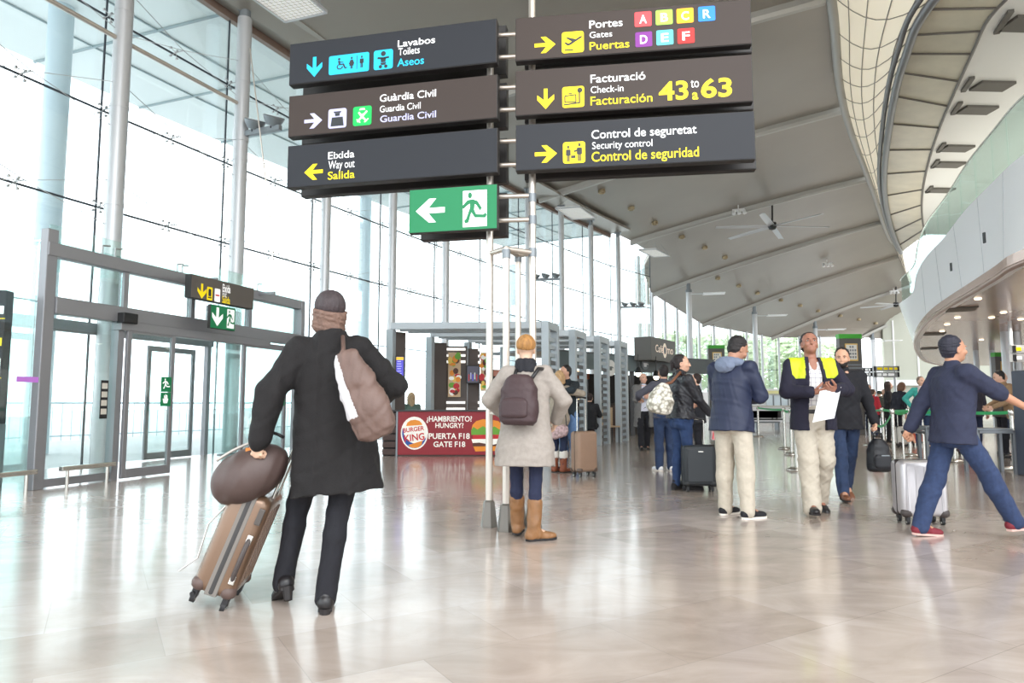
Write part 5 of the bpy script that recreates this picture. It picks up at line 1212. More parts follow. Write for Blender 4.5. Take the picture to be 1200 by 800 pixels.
def shoe_parts(J, nm, root_, sc, m_up, m_sole, kind='shoe', res=.008):
    A = J['A' + nm]; y, pt = J['fy' + nm]; R = rotz(-y) @ rotx(-pt); w = lambda a, b, c: A + R @ V3(a, b, c); s = Shape()
    s.cone(w(0, -.035, -.040), w(0, .10, -.052), .041, .037, .02); s.ell(w(0, .135, -.056), (.043, .070, .034), R, .02); s.ell(w(0, -.030, -.045), (.040, .045, .045), R, .02); s.cone(w(0, -.012, .02), w(0, .03, -.03), .043, .046, .02)
    if kind == 'boot': s.cone(A + nrm(J['K' + nm] - A) * .22, A, .068, .056, .02); s.noise = (.004, .07, 4)
    if kind == 'heel': s.cone(A + nrm(J['K' + nm] - A) * .07, A, .045, .044, .02)
    s.cut(R @ V3(0, 0, -1), -((R @ V3(0, 0, 1)) @ w(0, 0, -.072)))
    o = grow('boot' if kind != 'shoe' else 'shoe', [(s, res)], m_up, root_, sc)
    out = [(-.036, -.055), (0, -.078), (.036, -.055), (.036, 0), (.043, .09), (.044, .14), (.030, .19), (0, .212), (-.030, .19), (-.044, .14), (-.043, .09), (-.036, 0)]
    mb = MB(); mb.poly(out, Vector(tuple(w(0, 0, -.087))) * sc, Vector(tuple(R @ V3(1, 0, 0))) * sc, Vector(tuple(R @ V3(0, 1, 0))) * sc, .018 * sc)
    if kind == 'heel': mb.cyl(Vector(tuple(w(0, -.05, -.07))) * sc, Vector(tuple(w(0, -.048, -.14))) * sc, .030 * sc, .022 * sc, n=12)
    mb.build('sole', m_sole, o, world=False)
PEOPLE = {}
def person(key, label, loc, h, pose, H=1.75, sk=(222, 178, 152), hair=('short', (40, 30, 26)), fine=True, legs=None, shoes=None, tops=(), group=None):
    """tops: list of (part name, Shape, materials, matfn)"""
    J = pose if 'P' in pose else skeleton(pose); fem = J.get('fem', False); sc = H / 1.75
    o = root('person', label, 'person', (loc[0], loc[1], 0), -math.radians(h), group); PEOPLE[key] = (o, J, sc)
    rb, rh, rn, rc = (.010, .0042, .0032, .008) if fine else (.018, .008, .006, .016)
    body = Shape(); b = BODY_F if fem else BODY_M; body.prof(J['P'], J['R'], b, .03); add_legs(body, J, .078, .050, .034, 0.0)
    for nm in 'RL': body.cone(J['P'] + J['R'] @ V3(.05 if nm == 'R' else -.05, -.01, .47), J['S' + nm], .05, .05, .03); body.cone(J['S' + nm], J['E' + nm], .049, .040, .02); body.cone(J['E' + nm], J['W' + nm], .041, .027, .01)
    body.cone(J['N'] - J['R'] @ V3(0, 0, .03), J['C'] + J['Rh'] @ V3(0, -.022, -.07), .056, .050, .02)
    for nm in 'RL': A = J['A' + nm]; y, pt = J['fy' + nm]; R = rotz(-y) @ rotx(-pt); body.cone(A, A + R @ V3(0, .12, -.045), .032, .026, .02)
    grow('body', [(body, rb), (head_shape(J, fem), rh), (hand_shape(J, 'R'), rn), (hand_shape(J, 'L'), rn)], [skin(sk), EYEW, EYED], o, sc, None, eyes(J))
    if hair: grow('hair' if hair[0] != 'beanie' else 'hat', [(hair_shape(J, hair[0]), rh * 1.2)], mat('hair_%d_%d_%d' % hair[1], hair[1], .6, var=.25, scale=60, bump=.5, bscale=250, stretch=(1, 1, .3)), o, sc)
    if legs: grow(legs[0], [(legs[1], rc)], legs[2], o, sc)
    for t in tops: grow(t[0], [(t[1], t[4] if len(t) > 4 else rc)], t[2], o, sc, t[3] if len(t) > 3 else None)
    if shoes:
        for nm in 'RL': shoe_parts(J, nm, o, sc, shoes[0], shoes[1], shoes[2] if len(shoes) > 2 else 'shoe', .007 if fine else .014)
    return o
def pose(**k):
    J = skeleton(k); J['fem'] = k.get('fem', False); return J
def floor_xy(px, py): p = at_z(px, py); return p.x, p.y
def local_at(key, px, py, d):
    o, J, sc = PEOPLE[key]; return root_matrix(o).inverted() @ at_d(px, py, d)
NAVY = cloth('navy_shell_fabric', (30, 38, 64), .06, .12, .6); CREAMT = cloth('cream_cotton', (190, 180, 164), .05, .2); BLACKC = cloth('black_wool', (20, 17, 18), .15, .35)
JEAN = cloth('blue_denim', (38, 54, 84), .18, .25, .85, 14); JEAND = cloth('dark_denim', (30, 40, 66), .15, .25, .85, 14); BLKT = cloth('black_trousers', (21, 21, 28), .1, .2)
GREYCOAT = cloth('pale_grey_wool', (158, 149, 141), .08, .3); LEATH = mat('black_leather', (28, 26, 28), .35, bump=.1); TAN = mat('tan_leather', (134, 94, 58), .5, var=.15, scale=14, bump=.15)
SOLEB = mat('dark_sole', (36, 32, 32), .7); SOLEW = mat('pale_sole', (222, 214, 204), .7); BRNL = mat('brown_leather', (116, 72, 48), .5, var=.1, scale=12, bump=.1); MAROON = mat('maroon_canvas', (120, 34, 46), .7, bump=.1)

# -- woman in the long dark coat pulling the brown case
J = pose(fem=True, side=-4, ankleR=(-.04, -.08, .10), ankleL=(-.24, .17, .14), footL=(-10, 28), footR=(10, 0), wristL=(-.40, -.02, .92), elbowL=(-1, -.5, 0), handL=((-.15, .1, -1), (.6, .6, 0), 70), wristR=(.20, .20, 1.08), elbowR=(1, -.5, -.2), handR=((-.4, .8, -.2), (-.6, 0, -.4), 50), lean=3, yaw=-14)
coat = jacket(J, True, [(-.325, .250, .185), (-.1, .235, .172), (.15, .212, .155), (.33, .205, .145), (.43, .178, .122), (.505, .10, .085)], up=(.082, .076), fore=(.080, .066), cuff=.97, collar=.0, noise=(.009, .22, 11))
coat.prof(J['N'], J['R'], [(-.07, .125, .105), (-.02, .115, .10), (.035, .098, .092), (.05, .09, .086)], .02)
person('coat', 'person in a long dark coat seen from behind, pulling a brown trolley case', tuple(at_d(388, 712, 3.82).xy), -22, J, 1.725, (214, 176, 150), ('beanie', (62, 52, 54)), True,
       ('trousers', trousers(J, True, .086, .062, .058, -.03, (.004, .12, 3)), BLKT), (LEATH, SOLEB, 'heel'), [('coat', coat, BLACKC)])
o, J, sc = PEOPLE['coat']; s = hair_shape(J, 'bob'); n_ = nrm(J['Rh'] @ V3(0, -.25, .97)); s.cut(n_, n_ @ (J['C'] + J['Rh'] @ V3(0, .05, .036)))
grow('hair', [(s, .006)], mat('hair_brown_grey', (118, 92, 80), .6, var=.2, scale=60, bump=.4, bscale=220), o, sc)

# -- woman in the pale grey coat behind the posts
J = pose(fem=True, ankleR=(.08, -.06, .09), ankleL=(-.10, .16, .09), footR=(60, 0), footL=(0, 0), wristR=(.24, .22, 1.0), elbowR=(1, -.4, -.3), wristL=(-.22, .24, 1.04), elbowL=(-1, -.4, -.3), lean=4, yaw=-10)
coat = jacket(J, True, [(-.33, .265, .19), (-.1, .24, .175), (.15, .205, .155), (.33, .195, .145), (.43, .168, .118), (.505, .09, .08)], up=(.074, .066), fore=(.066, .056), collar=.02, noise=(.007, .2, 21))
scf = Shape().prof(J['N'], J['R'], [(-.05, .105, .10), (0, .098, .096), (.06, .085, .088), (.075, .07, .075)], .02); scf.noise = (.006, .06, 3)
person('greycoat', 'person in a pale grey coat with tan hat and tan boots behind the steel posts', (floor_xy(628, 633)[0] - .08, floor_xy(628, 633)[1] + .05), 10, J, 1.66, (214, 176, 150), ('beanie', (168, 120, 66)), True,
       ('trousers', trousers(J, True, .080, .056, .046, .0, (.003, .1, 3)), cloth('navy_leggings', (30, 36, 62), .08, .15)), (TAN, SOLEB, 'boot'), [('coat', coat, GREYCOAT), ('scarf', scf, cloth('black_scarf', (34, 34, 40), .1, .4))])

# -- man in the navy hooded jacket
J = pose(ankleR=(.13, .02, .085), ankleL=(-.13, .06, .085), footR=(22, 0), footL=(6, 0), kneeR=(.1, 1, 0), wristR=(.06, .30, 1.12), elbowR=(.9, -.6, -.5), handR=((-.5, .8, .25), (-.3, -.2, -1), 45), wristL=(-.06, .32, 1.12), elbowL=(-.9, -.6, -.5), handL=((.5, .8, .25), (.3, -.2, -1), 45), lean=5, yaw=24, pitch=-32)
jk = jacket(J, False, [(-.135, .210, .176), (-.05, .203, .165), (.10, .184, .148), (.25, .186, .145), (.36, .194, .145), (.44, .168, .12), (.505, .10, .09)], up=(.074, .066), fore=(.066, .052), cuff=.98, collar=.0, noise=(.007, .19, 31))
jk.prof(J['N'], J['R'], [(-.06, .115, .10), (0, .10, .095), (.03, .09, .09)], .02)
hood = Shape(); N, R = J['N'], J['R']
for a in range(-150, 151, 25):
    t = math.radians(a); q = N + R @ V3(.108 * math.sin(t), -.02 - .098 * math.cos(t), -.015 + .02 * math.cos(t)); hood.ell(q, (.042, .042, .038), None, .03)
hood.ell(N + R @ V3(0, -.135, -.05), (.10, .05, .065), R @ rotx(20), .04); hood.noise = (.006, .08, 6)
person('navy', 'person in a navy hooded jacket and cream trousers standing with head bowed', tuple(at_d(861, 606, 6.72).xy), 48, J, 1.78, (176, 128, 104), ('short', (30, 25, 25)), True,
       ('trousers', trousers(J, False, .099, .082, .066, -.02, (.006, .14, 33)), CREAMT), (mat('black_canvas', (26, 25, 30), .8), SOLEW), [('jacket', jk, [NAVY, cloth('hood_lining_grey', (112, 122, 142), .05, .2)]), ('hood', hood, cloth('hood_lining_grey', (112, 122, 142)))])

# -- man in the hi-vis jacket reading a paper while walking
J = pose(ankleR=(.10, .20, .09), ankleL=(-.08, -.16, .12), footR=(8, -4), footL=(-8, 20), wristR=(.075, .27, 1.155), elbowR=(1, -.5, -.5), handR=((-.9, .35, .1), (-.2, -.4, .9), 55), wristL=(-.11, .30, 1.175), elbowL=(-1, -.5, -.5), handL=((.8, .5, .15), (.2, -.4, .9), 55), lean=0, yaw=6, pitch=14)
secj = [(-.15, .212, .166), (-.05, .206, .156), (.10, .19, .142), (.25, .195, .142), (.36, .205, .145), (.44, .180, .12), (.505, .105, .09)]
jk = jacket(J, False, secj, up=(.076, .066), fore=(.066, .054), cuff=.92, collar=.0, noise=(.006, .18, 41))
jk.prof(J['N'], J['R'], [(-.07, .125, .105), (-.01, .105, .10), (.025, .092, .09)], .02)
P, R = J['P'], J['R']
jk.prof(P, R, [(-.2, .085, .25, 0, .25), (.15, .075, .25, 0, .25), (.40, .060, .25, 0, .25), (.56, .05, .25, 0, .25)], 0, 4, True)
def yoke(c): q = (c - P) @ R; return ((q[:, 2] > .345) & (q[:, 2] < .56) & (np.abs(q[:, 0]) < .21) & ((q[:, 2] - .32) > (np.abs(q[:, 0]) - .16) * 1.2) & (np.abs(q[:, 0]) > .088 - .1 * (q[:, 2] - .44))).astype(int)
sh = jacket(J, False, [(-.06, .165, .122), (.10, .155, .115), (.25, .165, .118), (.36, .172, .122), (.44, .15, .10), (.50, .09, .078)], up=(.06, .052), fore=(.052, .04), cuff=.9, collar=.0, noise=(.004, .15, 43))
sh.cutball(J['N'] + J['R'] @ V3(0, .10, -.02), (.035, .06, .085), J['R'])
bl = Shape().prof(J['P'], J['R'], [(.005, .176, .130), (.045, .174, .128)], 0)
shirt_m = bpy.data.materials.new('checked_shirt'); shirt_m.use_nodes = True
_t = shirt_m.node_tree; _b = _t.nodes['Principled BSDF']; _c = _t.nodes.new('ShaderNodeTexCoord'); _k = _t.nodes.new('ShaderNodeTexBrick'); _k.offset = 0; _k.inputs['Scale'].default_value = 1; _k.inputs['Brick Width'].default_value = .045; _k.inputs['Row Height'].default_value = .045; _k.inputs['Mortar Size'].default_value = .003
_k.inputs['Color1'].default_value = _k.inputs['Color2'].default_value = (*lin((226, 222, 220)), 1); _k.inputs['Mortar'].default_value = (*lin((160, 156, 166)), 1)
_s = _t.nodes.new('ShaderNodeSeparateXYZ'); _cb = _t.nodes.new('ShaderNodeCombineXYZ'); _t.links.new(_c.outputs['Object'], _s.inputs[0]); _t.links.new(_s.outputs[0], _cb.inputs[0]); _t.links.new(_s.outputs[2], _cb.inputs[1]); _t.links.new(_cb.outputs[0], _k.inputs[0]); _t.links.new(_k.outputs[0], _b.inputs[0]); _b.inputs['Roughness'].default_value = .8
person('hivis', 'person in a navy jacket with yellow hi-vis shoulders holding a white paper', tuple(at_d(957, 600, 6.98).xy), 186, J, 1.83, (158, 108, 88), ('short', (40, 34, 34)), True,
       ('trousers', trousers(J, False, .102, .090, .082, -.04, (.006, .14, 44)), CREAMT), (LEATH, SOLEB), [('jacket', jk, [cloth('dark_navy_jacket', (30, 28, 46), .08, .25), mat('hivis_yellow', (196, 214, 28), .6)], yoke), ('shirt', sh, shirt_m), ('belt', bl, LEATH)])

# -- bearded man with the dark jacket and the black bag
J = pose(ankleR=(.10, .18, .085), ankleL=(-.10, -.28, .13), footL=(-6, 30), wristL=(-.30, .10, .88), elbowL=(-.6, -1, 0), handL=((-.05, .1, -1), (1, 0, 0), 75), wristR=(.24, .14, .92), elbowR=(.6, -1, 0), lean=4, yaw=22, pitch=-4)
jk = jacket(J, False, None, .035, -.13, (.076, .064), (.064, .052), .95, .03, (.006, .17, 51))
person('beard', 'bearded person in a black jacket and jeans behind the hi-vis jacket person', tuple(at_d(993, 586, 7.95).xy), 186, J, 1.74, (206, 158, 130), ('short', (34, 27, 25)), True,
       ('trousers', trousers(J, False, .098, .074, .062, -.02, (.007, .12, 52)), JEAN), (BRNL, SOLEB), [('jacket', jk, cloth('black_jacket', (24, 24, 30), .1, .2))])
o, J, sc = PEOPLE['beard']; s = Shape(); C, R = J['C'], J['Rh']; s.ell(C + R @ V3(0, .030, -.045), (.064, .064, .070), R, .02); s.ell(C + R @ V3(0, .049, -.076), (.040, .042, .036), R, .02); s.cutball(C + R @ V3(0, .105, -.058), (.022, .03, .010), R); s.cut(R @ V3(0, .45, .9), nrm(R @ V3(0, .45, .9)) @ (C + R @ V3(0, .075, -.040)))
grow('beard', [(s, .005)], mat('hair_34_27_25', (34, 27, 25), .6), o, sc)

# -- walking man in dark blue at the right edge
J = pose(pelvis=(0, -.06, .91), ankleR=(.09, .40, .09), ankleL=(-.09, -.33, .09), footR=(4, -6), footL=(-4, 4), kneeL=(0, 1, 0), wristR=(.20, .46, 1.08), elbowR=(.3, -1, -.6), handR=((-.1, 1, .1), (-1, 0, 0), 35), wristL=(-.26, -.30, .86), elbowL=(-.5, -1, 0), handL=((-.1, -.5, -1), (1, .3, 0), 75), lean=4, yaw=0)
jk = jacket(J, False, None, .036, -.12, (.078, .066), (.066, .054), .95, .035, (.006, .17, 61), bare='R')
person('blue', 'person in a dark blue jacket and maroon shoes striding right past the queue', tuple(at_d(1132, 628, 5.72).xy), 88, J, 1.70, (186, 136, 108), ('short', (34, 34, 48)), True,
       ('trousers', trousers(J, False, .094, .078, .066, -.02, (.005, .12, 62)), cloth('faded_denim', (42, 57, 90), .15, .25)), (MAROON, mat('pink_sole', (206, 170, 160), .7)), [('jacket', jk, cloth('ink_blue_jacket', (40, 44, 66), .1, .25))])

# -- woman with the ponytail and patterned bag
J = pose(fem=True, ankleR=(.07, .04, .085), ankleL=(-.10, -.03, .085), footR=(10, 0), footL=(-6, 0), wristR=(.16, .32, .98), elbowR=(.6, -1, -.4), handR=((.1, 1, -.4), (0, -.3, -1), 60), wristL=(-.20, .22, 1.12), elbowL=(-.8, -.8, -.4), lean=2, yaw=34, pitch=0)
jk = jacket(J, True, None, .040, -.03, (.074, .064), (.062, .05), .95, .06, (.006, .06, 71))
person('pony', 'person with dark ponytail, black puffer jacket and blue jeans beside the black case', tuple(at_d(800, 573, 8.75).xy), 72, J, 1.72, (220, 172, 146), ('pony', (38, 28, 28)), True,
       ('trousers', trousers(J, True, .094, .064, .050, -.01, (.005, .11, 72)), cloth('mid_blue_denim', (34, 55, 92), .15, .25, .85, 14)), (mat('black_suede', (28, 26, 28), .8), SOLEB), [('jacket', jk, mat('black_puffer', (30, 30, 36), .45, bump=.15))])
# -- person with outstretched grey sleeve
J = pose(ankleR=(.10, .0, .085), ankleL=(-.10, .02, .085), wristL=(-.34, .30, 1.20), elbowL=(-1, -.3, -.4), handL=((.7, .6, -.2), (0, 0, -1), 30), wristR=(.22, .25, 1.1), lean=2)
jk = jacket(J, False, None, .03, -.08, (.07, .062), (.062, .05), .93, .03, (.006, .15, 81))
person('sleeve', 'person in a grey jacket with raised bent arm and white shoes behind the ponytail person', tuple(at_d(780, 552, 11.25).xy), -12, J, 1.72, (206, 160, 134), ('short', (34, 28, 28)), False,
       ('trousers', trousers(J, False, .10, .076, .064, -.02, (.007, .12, 82)), JEAN), (mat('white_trainer', (226, 226, 228), .6), SOLEW), [('jacket', jk, cloth('charcoal_sleeve', (74, 74, 84), .1, .2))])
# -- bald man in the open grey coat
J = pose(ankleR=(.10, .16, .085), ankleL=(-.09, -.12, .10), footL=(-6, 16), wristR=(.03, .26, 1.22), elbowR=(.8, -.8, -.6), wristL=(-.06, .27, 1.20), elbowL=(-.8, -.8, -.6), lean=2, yaw=-8)
jk = jacket(J, False, [(-.42, .235, .17), (-.1, .215, .16), (.15, .2, .145), (.36, .20, .14), (.44, .17, .115), (.505, .095, .085)], up=(.072, .064), fore=(.062, .052), collar=.04, noise=(.007, .2, 91)); jk.prof(J['P'], J['R'], [(-.5, .10, .25, 0, .25), (.4, .075, .25, 0, .25), (.56, .05, .25, 0, .25)], 0, 4, True)
sh = jacket(J, False, None, .012, -.06, (.056, .05), (.05, .04), .9, .03, (.004, .15, 92))
person('bald', 'bald person in an open grey coat and pale shirt walking out of the cafe', tuple(at_d(755, 527, 16.2).xy), 178, J, 1.80, (214, 166, 144), ('bald', (120, 104, 96)), False,
       ('trousers', trousers(J, False, .10, .078, .068, -.02, (.006, .12, 93)), BLKT), (LEATH, SOLEB), [('coat', jk, cloth('mid_grey_coat', (112, 110, 108), .1, .3)), ('shirt', sh, cloth('pale_blue_shirt', (206, 206, 218), .04, .1))])
# -- hugging couple
J = pose(ankleR=(.10, .02, .085), ankleL=(-.10, -.04, .085), wristR=(.05, .40, 1.34), elbowR=(1, -.2, .2), handR=((-.9, .3, 0), (0, -1, 0), 25), wristL=(-.08, .40, 1.28), elbowL=(-1, -.2, .1), handL=((.9, .3, 0), (0, -1, 0), 25), lean=6, yaw=12, pitch=-6)
jk = jacket(J, False, None, .03, -.16, (.072, .062), (.06, .05), .95, .03, (.006, .16, 101))
person('hugman', 'dark haired person in a black jacket and jeans hugging beside the tan trolley case', tuple(at_d(667, 553, 11.25).xy), 225, J, 1.72, (198, 152, 128), ('short', (30, 25, 25)), False, ('trousers', trousers(J, False, .10, .076, .064, -.02, (.007, .12, 102)), cloth('washed_denim', (96, 126, 168), .15, .2)), (LEATH, SOLEB), [('jacket', jk, cloth('teal_black_jacket', (36, 44, 50), .1, .2))])
J = pose(fem=True, ankleR=(.08, .02, .085), ankleL=(-.09, .0, .085), wristR=(.10, .36, 1.30), elbowR=(1, -.2, .1), wristL=(-.10, .36, 1.34), elbowL=(-1, -.2, .1), lean=5, yaw=-10)
jk = jacket(J, True, None, .034, -.2, (.07, .06), (.058, .048), .95, .03, (.006, .16, 111))
person('hugwoman', 'blond person in a beige jacket and brown fur trimmed boots in the hug', (at_d(656, 553, 11.1).x - .02, 11.0), 40, J, 1.62, (222, 180, 156), ('bob', (186, 150, 108)), False, ('trousers', trousers(J, True, .088, .062, .05, 0, (.004, .12, 112)), JEAND), (mat('boot_brown', (132, 70, 44), .6, bump=.1), SOLEB, 'boot'), [('jacket', jk, cloth('beige_jacket', (160, 148, 132), .1, .3))])
o, J, sc = PEOPLE['hugwoman']
for nm in 'RL':
    a = J['A' + nm] + nrm(J['K' + nm] - J['A' + nm]) * .20; s = Shape().cone(a, a + V3(0, 0, .05), .076, .076, .02); s.noise = (.004, .03, 3); grow('fur_trim', [(s, .012)], cloth('white_fur', (228, 222, 214), .05, .6), o, sc)

# -- queue, seated guests and others farther away
def simple(key, label, px, py, d, h, H, top, topc, legc, hair, fem=True, sk=(216, 172, 148), long=-.14, g=.03, seated=None, shoes=None, extra=(), **kw):
    if seated is not None:
        z = seated; kw = dict(pelvis=(0, 0, z + .10), ankleR=(.12, .42, .085), ankleL=(-.12, .42, .085), kneeR=(.1, .3, 1), kneeL=(-.1, .3, 1), wristR=(.14, .36, z + .36), wristL=(-.14, .36, z + .36), elbowR=(.6, -1, -.6), elbowL=(-.6, -1, -.6), **kw)
    J = pose(fem=fem, **kw); c = jacket(J, fem, None, g, long, (.068, .06), (.058, .048), .95, .03, (.006, .16, len(key) * 7 + int(px)))
    p = at_d(px, 470, d)
    person(key, label, (p.x, p.y), h, J, H, sk, hair, False, ('trousers', trousers(J, fem, .09, .066, .056, -.01, (.005, .12, 5)), legc), shoes or (LEATH, SOLEB), [(top, c, topc)] + list(extra)); return J
simple('queue1', 'person with short brown hair in a dark navy coat stooping in the queue', 1050, 522, 17.6, 78, 1.66, 'coat', cloth('queue_navy', (30, 32, 44)), BLKT, ('bob', (104, 70, 50)), lean=16, pitch=-28, long=-.22)
simple('queue2', 'person with long dark hair in a black coat queueing behind the stooping one', 1041, 521, 19.2, 120, 1.70, 'coat', cloth('queue_black', (26, 25, 28)), BLKT, ('long', (60, 42, 36)), long=-.25, yaw=-20)
J = pose(fem=True); 
J = simple('teal', 'person in a teal jumper with a pale scarf waiting in the queue', 1080, 524, 16.6, 195, 1.74, 'jumper', cloth('teal_knit', (62, 160, 150)), JEAN, ('short', (132, 110, 98)), wristR=(.24, .06, 1.0), elbowR=(1, -.5, 0), wristL=(-.06, .26, 1.12), elbowL=(-1, -.5, -.3), yaw=-18, g=.02)
o, J, sc = PEOPLE['teal']; s = Shape().prof(J['N'], J['R'], [(-.07, .115, .11), (.02, .09, .095), (.05, .08, .085)], .02)
for q in (-1, 1): s.cone(J['N'] + J['R'] @ V3(q * .05, .095, -.04), J['P'] + J['R'] @ V3(q * .07, .15, .06), .05, .055, .02)
s.noise = (.008, .07, 3); grow('scarf', [(s, .014)], cloth('pale_pink_scarf', (204, 188, 188), .15, .4), o, sc)
simple('red', 'person in a red jacket far back in the queue', 1023, 512, 22.5, 60, 1.55, 'jacket', cloth('queue_red', (168, 38, 52)), JEAND, ('short', (70, 52, 44)), yaw=20)
simple('greenhat', 'person with a dark green hat far back in the queue', 1031, 511, 23.5, 10, 1.52, 'jacket', cloth('queue_olive', (62, 66, 60)), BLKT, ('beanie', (52, 66, 56)))
simple('tallback', 'person in a grey top far back in the queue below the child in blue', 1014, 511, 24.5, 30, 1.66, 'jacket', cloth('queue_grey', (96, 96, 102)), JEAND, ('short', (62, 46, 40)), False)
simple('childblue', 'person in a blue jacket standing tallest at the far back of the queue', 1018, 509, 28, 150, 1.86, 'jacket', cloth('queue_blue', (44, 66, 120)), JEAND, ('short', (84, 62, 50)), False)
simple('greyhair', 'person with fair hair and beige top at the far back of the queue', 1036, 509, 26, 200, 1.62, 'jacket', cloth('queue_beige', (176, 164, 146)), JEAN, ('bob', (170, 144, 112)))
simple('brownhair', 'person with long brown hair in a grey jacket near the green banded pillar', 1174, 535, 14.4, 100, 1.76, 'jacket', cloth('queue_brown_grey', (92, 84, 80)), BLKT, ('long', (92, 52, 40)), wristR=(.12, .40, 1.05), wristL=(-.12, .40, 1.05))
simple('darkstoop', 'dark haired person bending forward at the right edge of the picture', 1188, 537, 13.6, -80, 1.78, 'jacket', cloth('queue_tan', (150, 122, 92)), JEAND, ('short', (28, 24, 24)), False, lean=20, pitch=-20, wristR=(.12, .42, 1.0), wristL=(-.12, .42, 1.0))
simple('darkhead', 'dark clothed person behind the striding dark blue person', 1141, 538, 15.2, 170, 1.76, 'jacket', cloth('queue_slate', (60, 60, 72)), JEAND, ('short', (36, 28, 28)), False)
simple('peek', 'person in dark clothes reaching out just right of the ponytail person', 817, 548, 12.2, -75, 1.62, 'jacket', cloth('peek_black', (32, 32, 38)), BLKT, ('short', (44, 30, 26)), wristR=(.16, .36, 1.30), wristL=(-.16, .36, 1.22))
simple('cafeguest', 'dark haired person in black sitting on the cafe chair by the trellis', 691, 520, 17.7, 20, 1.72, 'jacket', cloth('guest_black', (30, 30, 34)), BLKT, ('short', (48, 34, 30)), False, seated=.47)
simple('counterguest1', 'fair haired person sitting behind the slatted counter, left of two', 457.5, 500, 15.9, 30, 1.62, 'jacket', cloth('guest_brown', (110, 92, 80)), JEAND, ('bob', (176, 146, 116)), seated=.47)
simple('counterguest2', 'long blond haired person sitting behind the red counter, right of two', 482, 500, 15.9, -20, 1.70, 'jacket', cloth('guest_green', (90, 110, 100)), JEAND, ('long', (188, 160, 124)), seated=.47)
# ================================================================== LUGGAGE AND BAGS
def rounded_box(mb, w, d, h, r=.04, k=4, z0=0.0, zr=None):
    """case body: rounded rectangle w x d swept in z with softened ends"""
    zr = r if zr is None else zr
    prof = [(z0 + z, e) for z, e in ((zr * (1 - math.cos(math.pi / 2 * i / k)), zr * (1 - math.sin(math.pi / 2 * i / k))) for i in range(k + 1))]
    prof += [(z0 + h - (z - z0), e) for z, e in reversed(prof)]
    L = [[(x, y, z) for x, y in rrect(-w / 2 + e, -d / 2 + e, w / 2 - e, d / 2 - e, max(r - e * .6, .004))] for z, e in prof]
    mb.loft([[Vector(p) for p in row] for row in L], closed=True); n = len(L[0]); m = len(mb.v)
    mb.f.append(tuple(range(m - n, m))); mb.m.append(0); mb.f.append(tuple(range(m - len(L) * n + n - 1, m - len(L) * n - 1, -1))); mb.m.append(0); return mb
def caster(mb_parent, x, y, r=.026, drop=.0):
    f = MB().box((x, y, .055), (.034, .045, .05)); fo = f.build('caster', BLACK, mb_parent, world=False, bevel=.004)
    MB().cyl((x - .012, y, r), (x + .012, y, r), r, n=14).build('wheel', RUBBER, fo, world=False, smooth=40); MB().cyl((x - .0135, y, r), (x + .0135, y, r), r * .55, n=10).build('hub', STEEL, fo, world=False)
def trolley(name_label, p, rz, w, d, h, shell, trim, tilt=0.0, handle=.42, spread=None, ribs=True, front=-1, tag_=None, zipc=None):
    o = root('trolley_case', name_label, 'suitcase', tuple(p), rz); o.rotation_euler = (0, tilt, rz)
    rounded_box(MB(), w, d, h, .045, 4, .075).build('shell', shell, o, smooth=50, world=False)
    band = rounded_box(MB(), w + .006, .055, h + .006, .03, 4, .072); band.build('zip_band', zipc or trim, o, smooth=50, world=False)
    ln = MB()
    for y in (-.032, .032): rounded_box(ln, w + .009, .008, h + .009, .003, 2, .0705)
    ln.build('piping', trim, o, world=False)
    if ribs:
        for s in (-1, 1):
            for k in range(5): MB().box((-w * .36 + w * .18 * k, s * (d / 2 + .001), .075 + h * .5), (.022, .010, h * .8)).build('rib', shell, o, world=False, bevel=.004)
    cg = MB()
    for x in (-1, 1):
        for y in (-1, 1): cg.ell((x * (w / 2 - .04), y * (d / 2 - .035), .105), (.052, .045, .045), 12)
    cb = cg.build('corner_guard', trim, o, smooth=True, world=False)
    for x in (-1, 1):
        for y in (-1, 1): caster(o, x * (w / 2 - .05), y * (d / 2 - .04))
    hs = spread or w * .45
    hy = d * .25 * front * -1; zt_ = .075 + h + handle
    hb = MB().tube([(-hs / 2, hy, .075 + h * .9), (-hs / 2, hy, zt_ - .02), (-hs / 2 + .02, hy, zt_), (hs / 2 - .02, hy, zt_), (hs / 2, hy, zt_ - .02), (hs / 2, hy, .075 + h * .9)], .009, 10)
    hh = hb.build('pull_handle', STEEL, o, smooth=40, world=False); MB().tube([(-hs / 2 - .01, d * .25 * front * -1, .075 + h + handle), (0, d * .25 * front * -1, .075 + h + handle + .012), (hs / 2 + .01, d * .25 * front * -1, .075 + h + handle)], .015, 10).build('grip', BLACK, hh, smooth=40, world=False)
    return o
CHAMP = mat('brown_case_shell', (120, 94, 74), .3, .45, var=.05, scale=4, coat=.4); CTRIM = mat('case_trim_dark', (70, 62, 60), .45)
# tilted brown case pulled by the coat woman
b0 = at_z(247, 716); tx = at_d(292, 594, b0.y + .12)
o = root('trolley_case', 'brown hard shell trolley case tilted on its wheels behind the long coat', 'suitcase', (b0.x - .05, b0.y + .16, .02))
o.rotation_euler = (0, math.radians(21), math.radians(8))
w, d, h = .225, .40, .56
rounded_box(MB(), w, d, h, .05, 5, .075).build('shell', CHAMP, o, smooth=50, world=False)
rounded_box(MB(), .045, d + .008, h + .008, .018, 4, .071).build('zip_band', mat('zip_dark', (58, 56, 56), .6), o, smooth=50, world=False)
pp = MB(); rounded_box(pp, .066, d + .005, h + .005, .006, 2, .0725); pp.build('piping', mat('piping_grey', (118, 112, 106), .5), o, world=False)
for s in (-1, 1):
    for k in range(5): MB().box((s * (w / 2 + .001), -.13 + .065 * k, .36), (.008, .018, h * .74)).build('rib', CHAMP, o, world=False, bevel=.003)
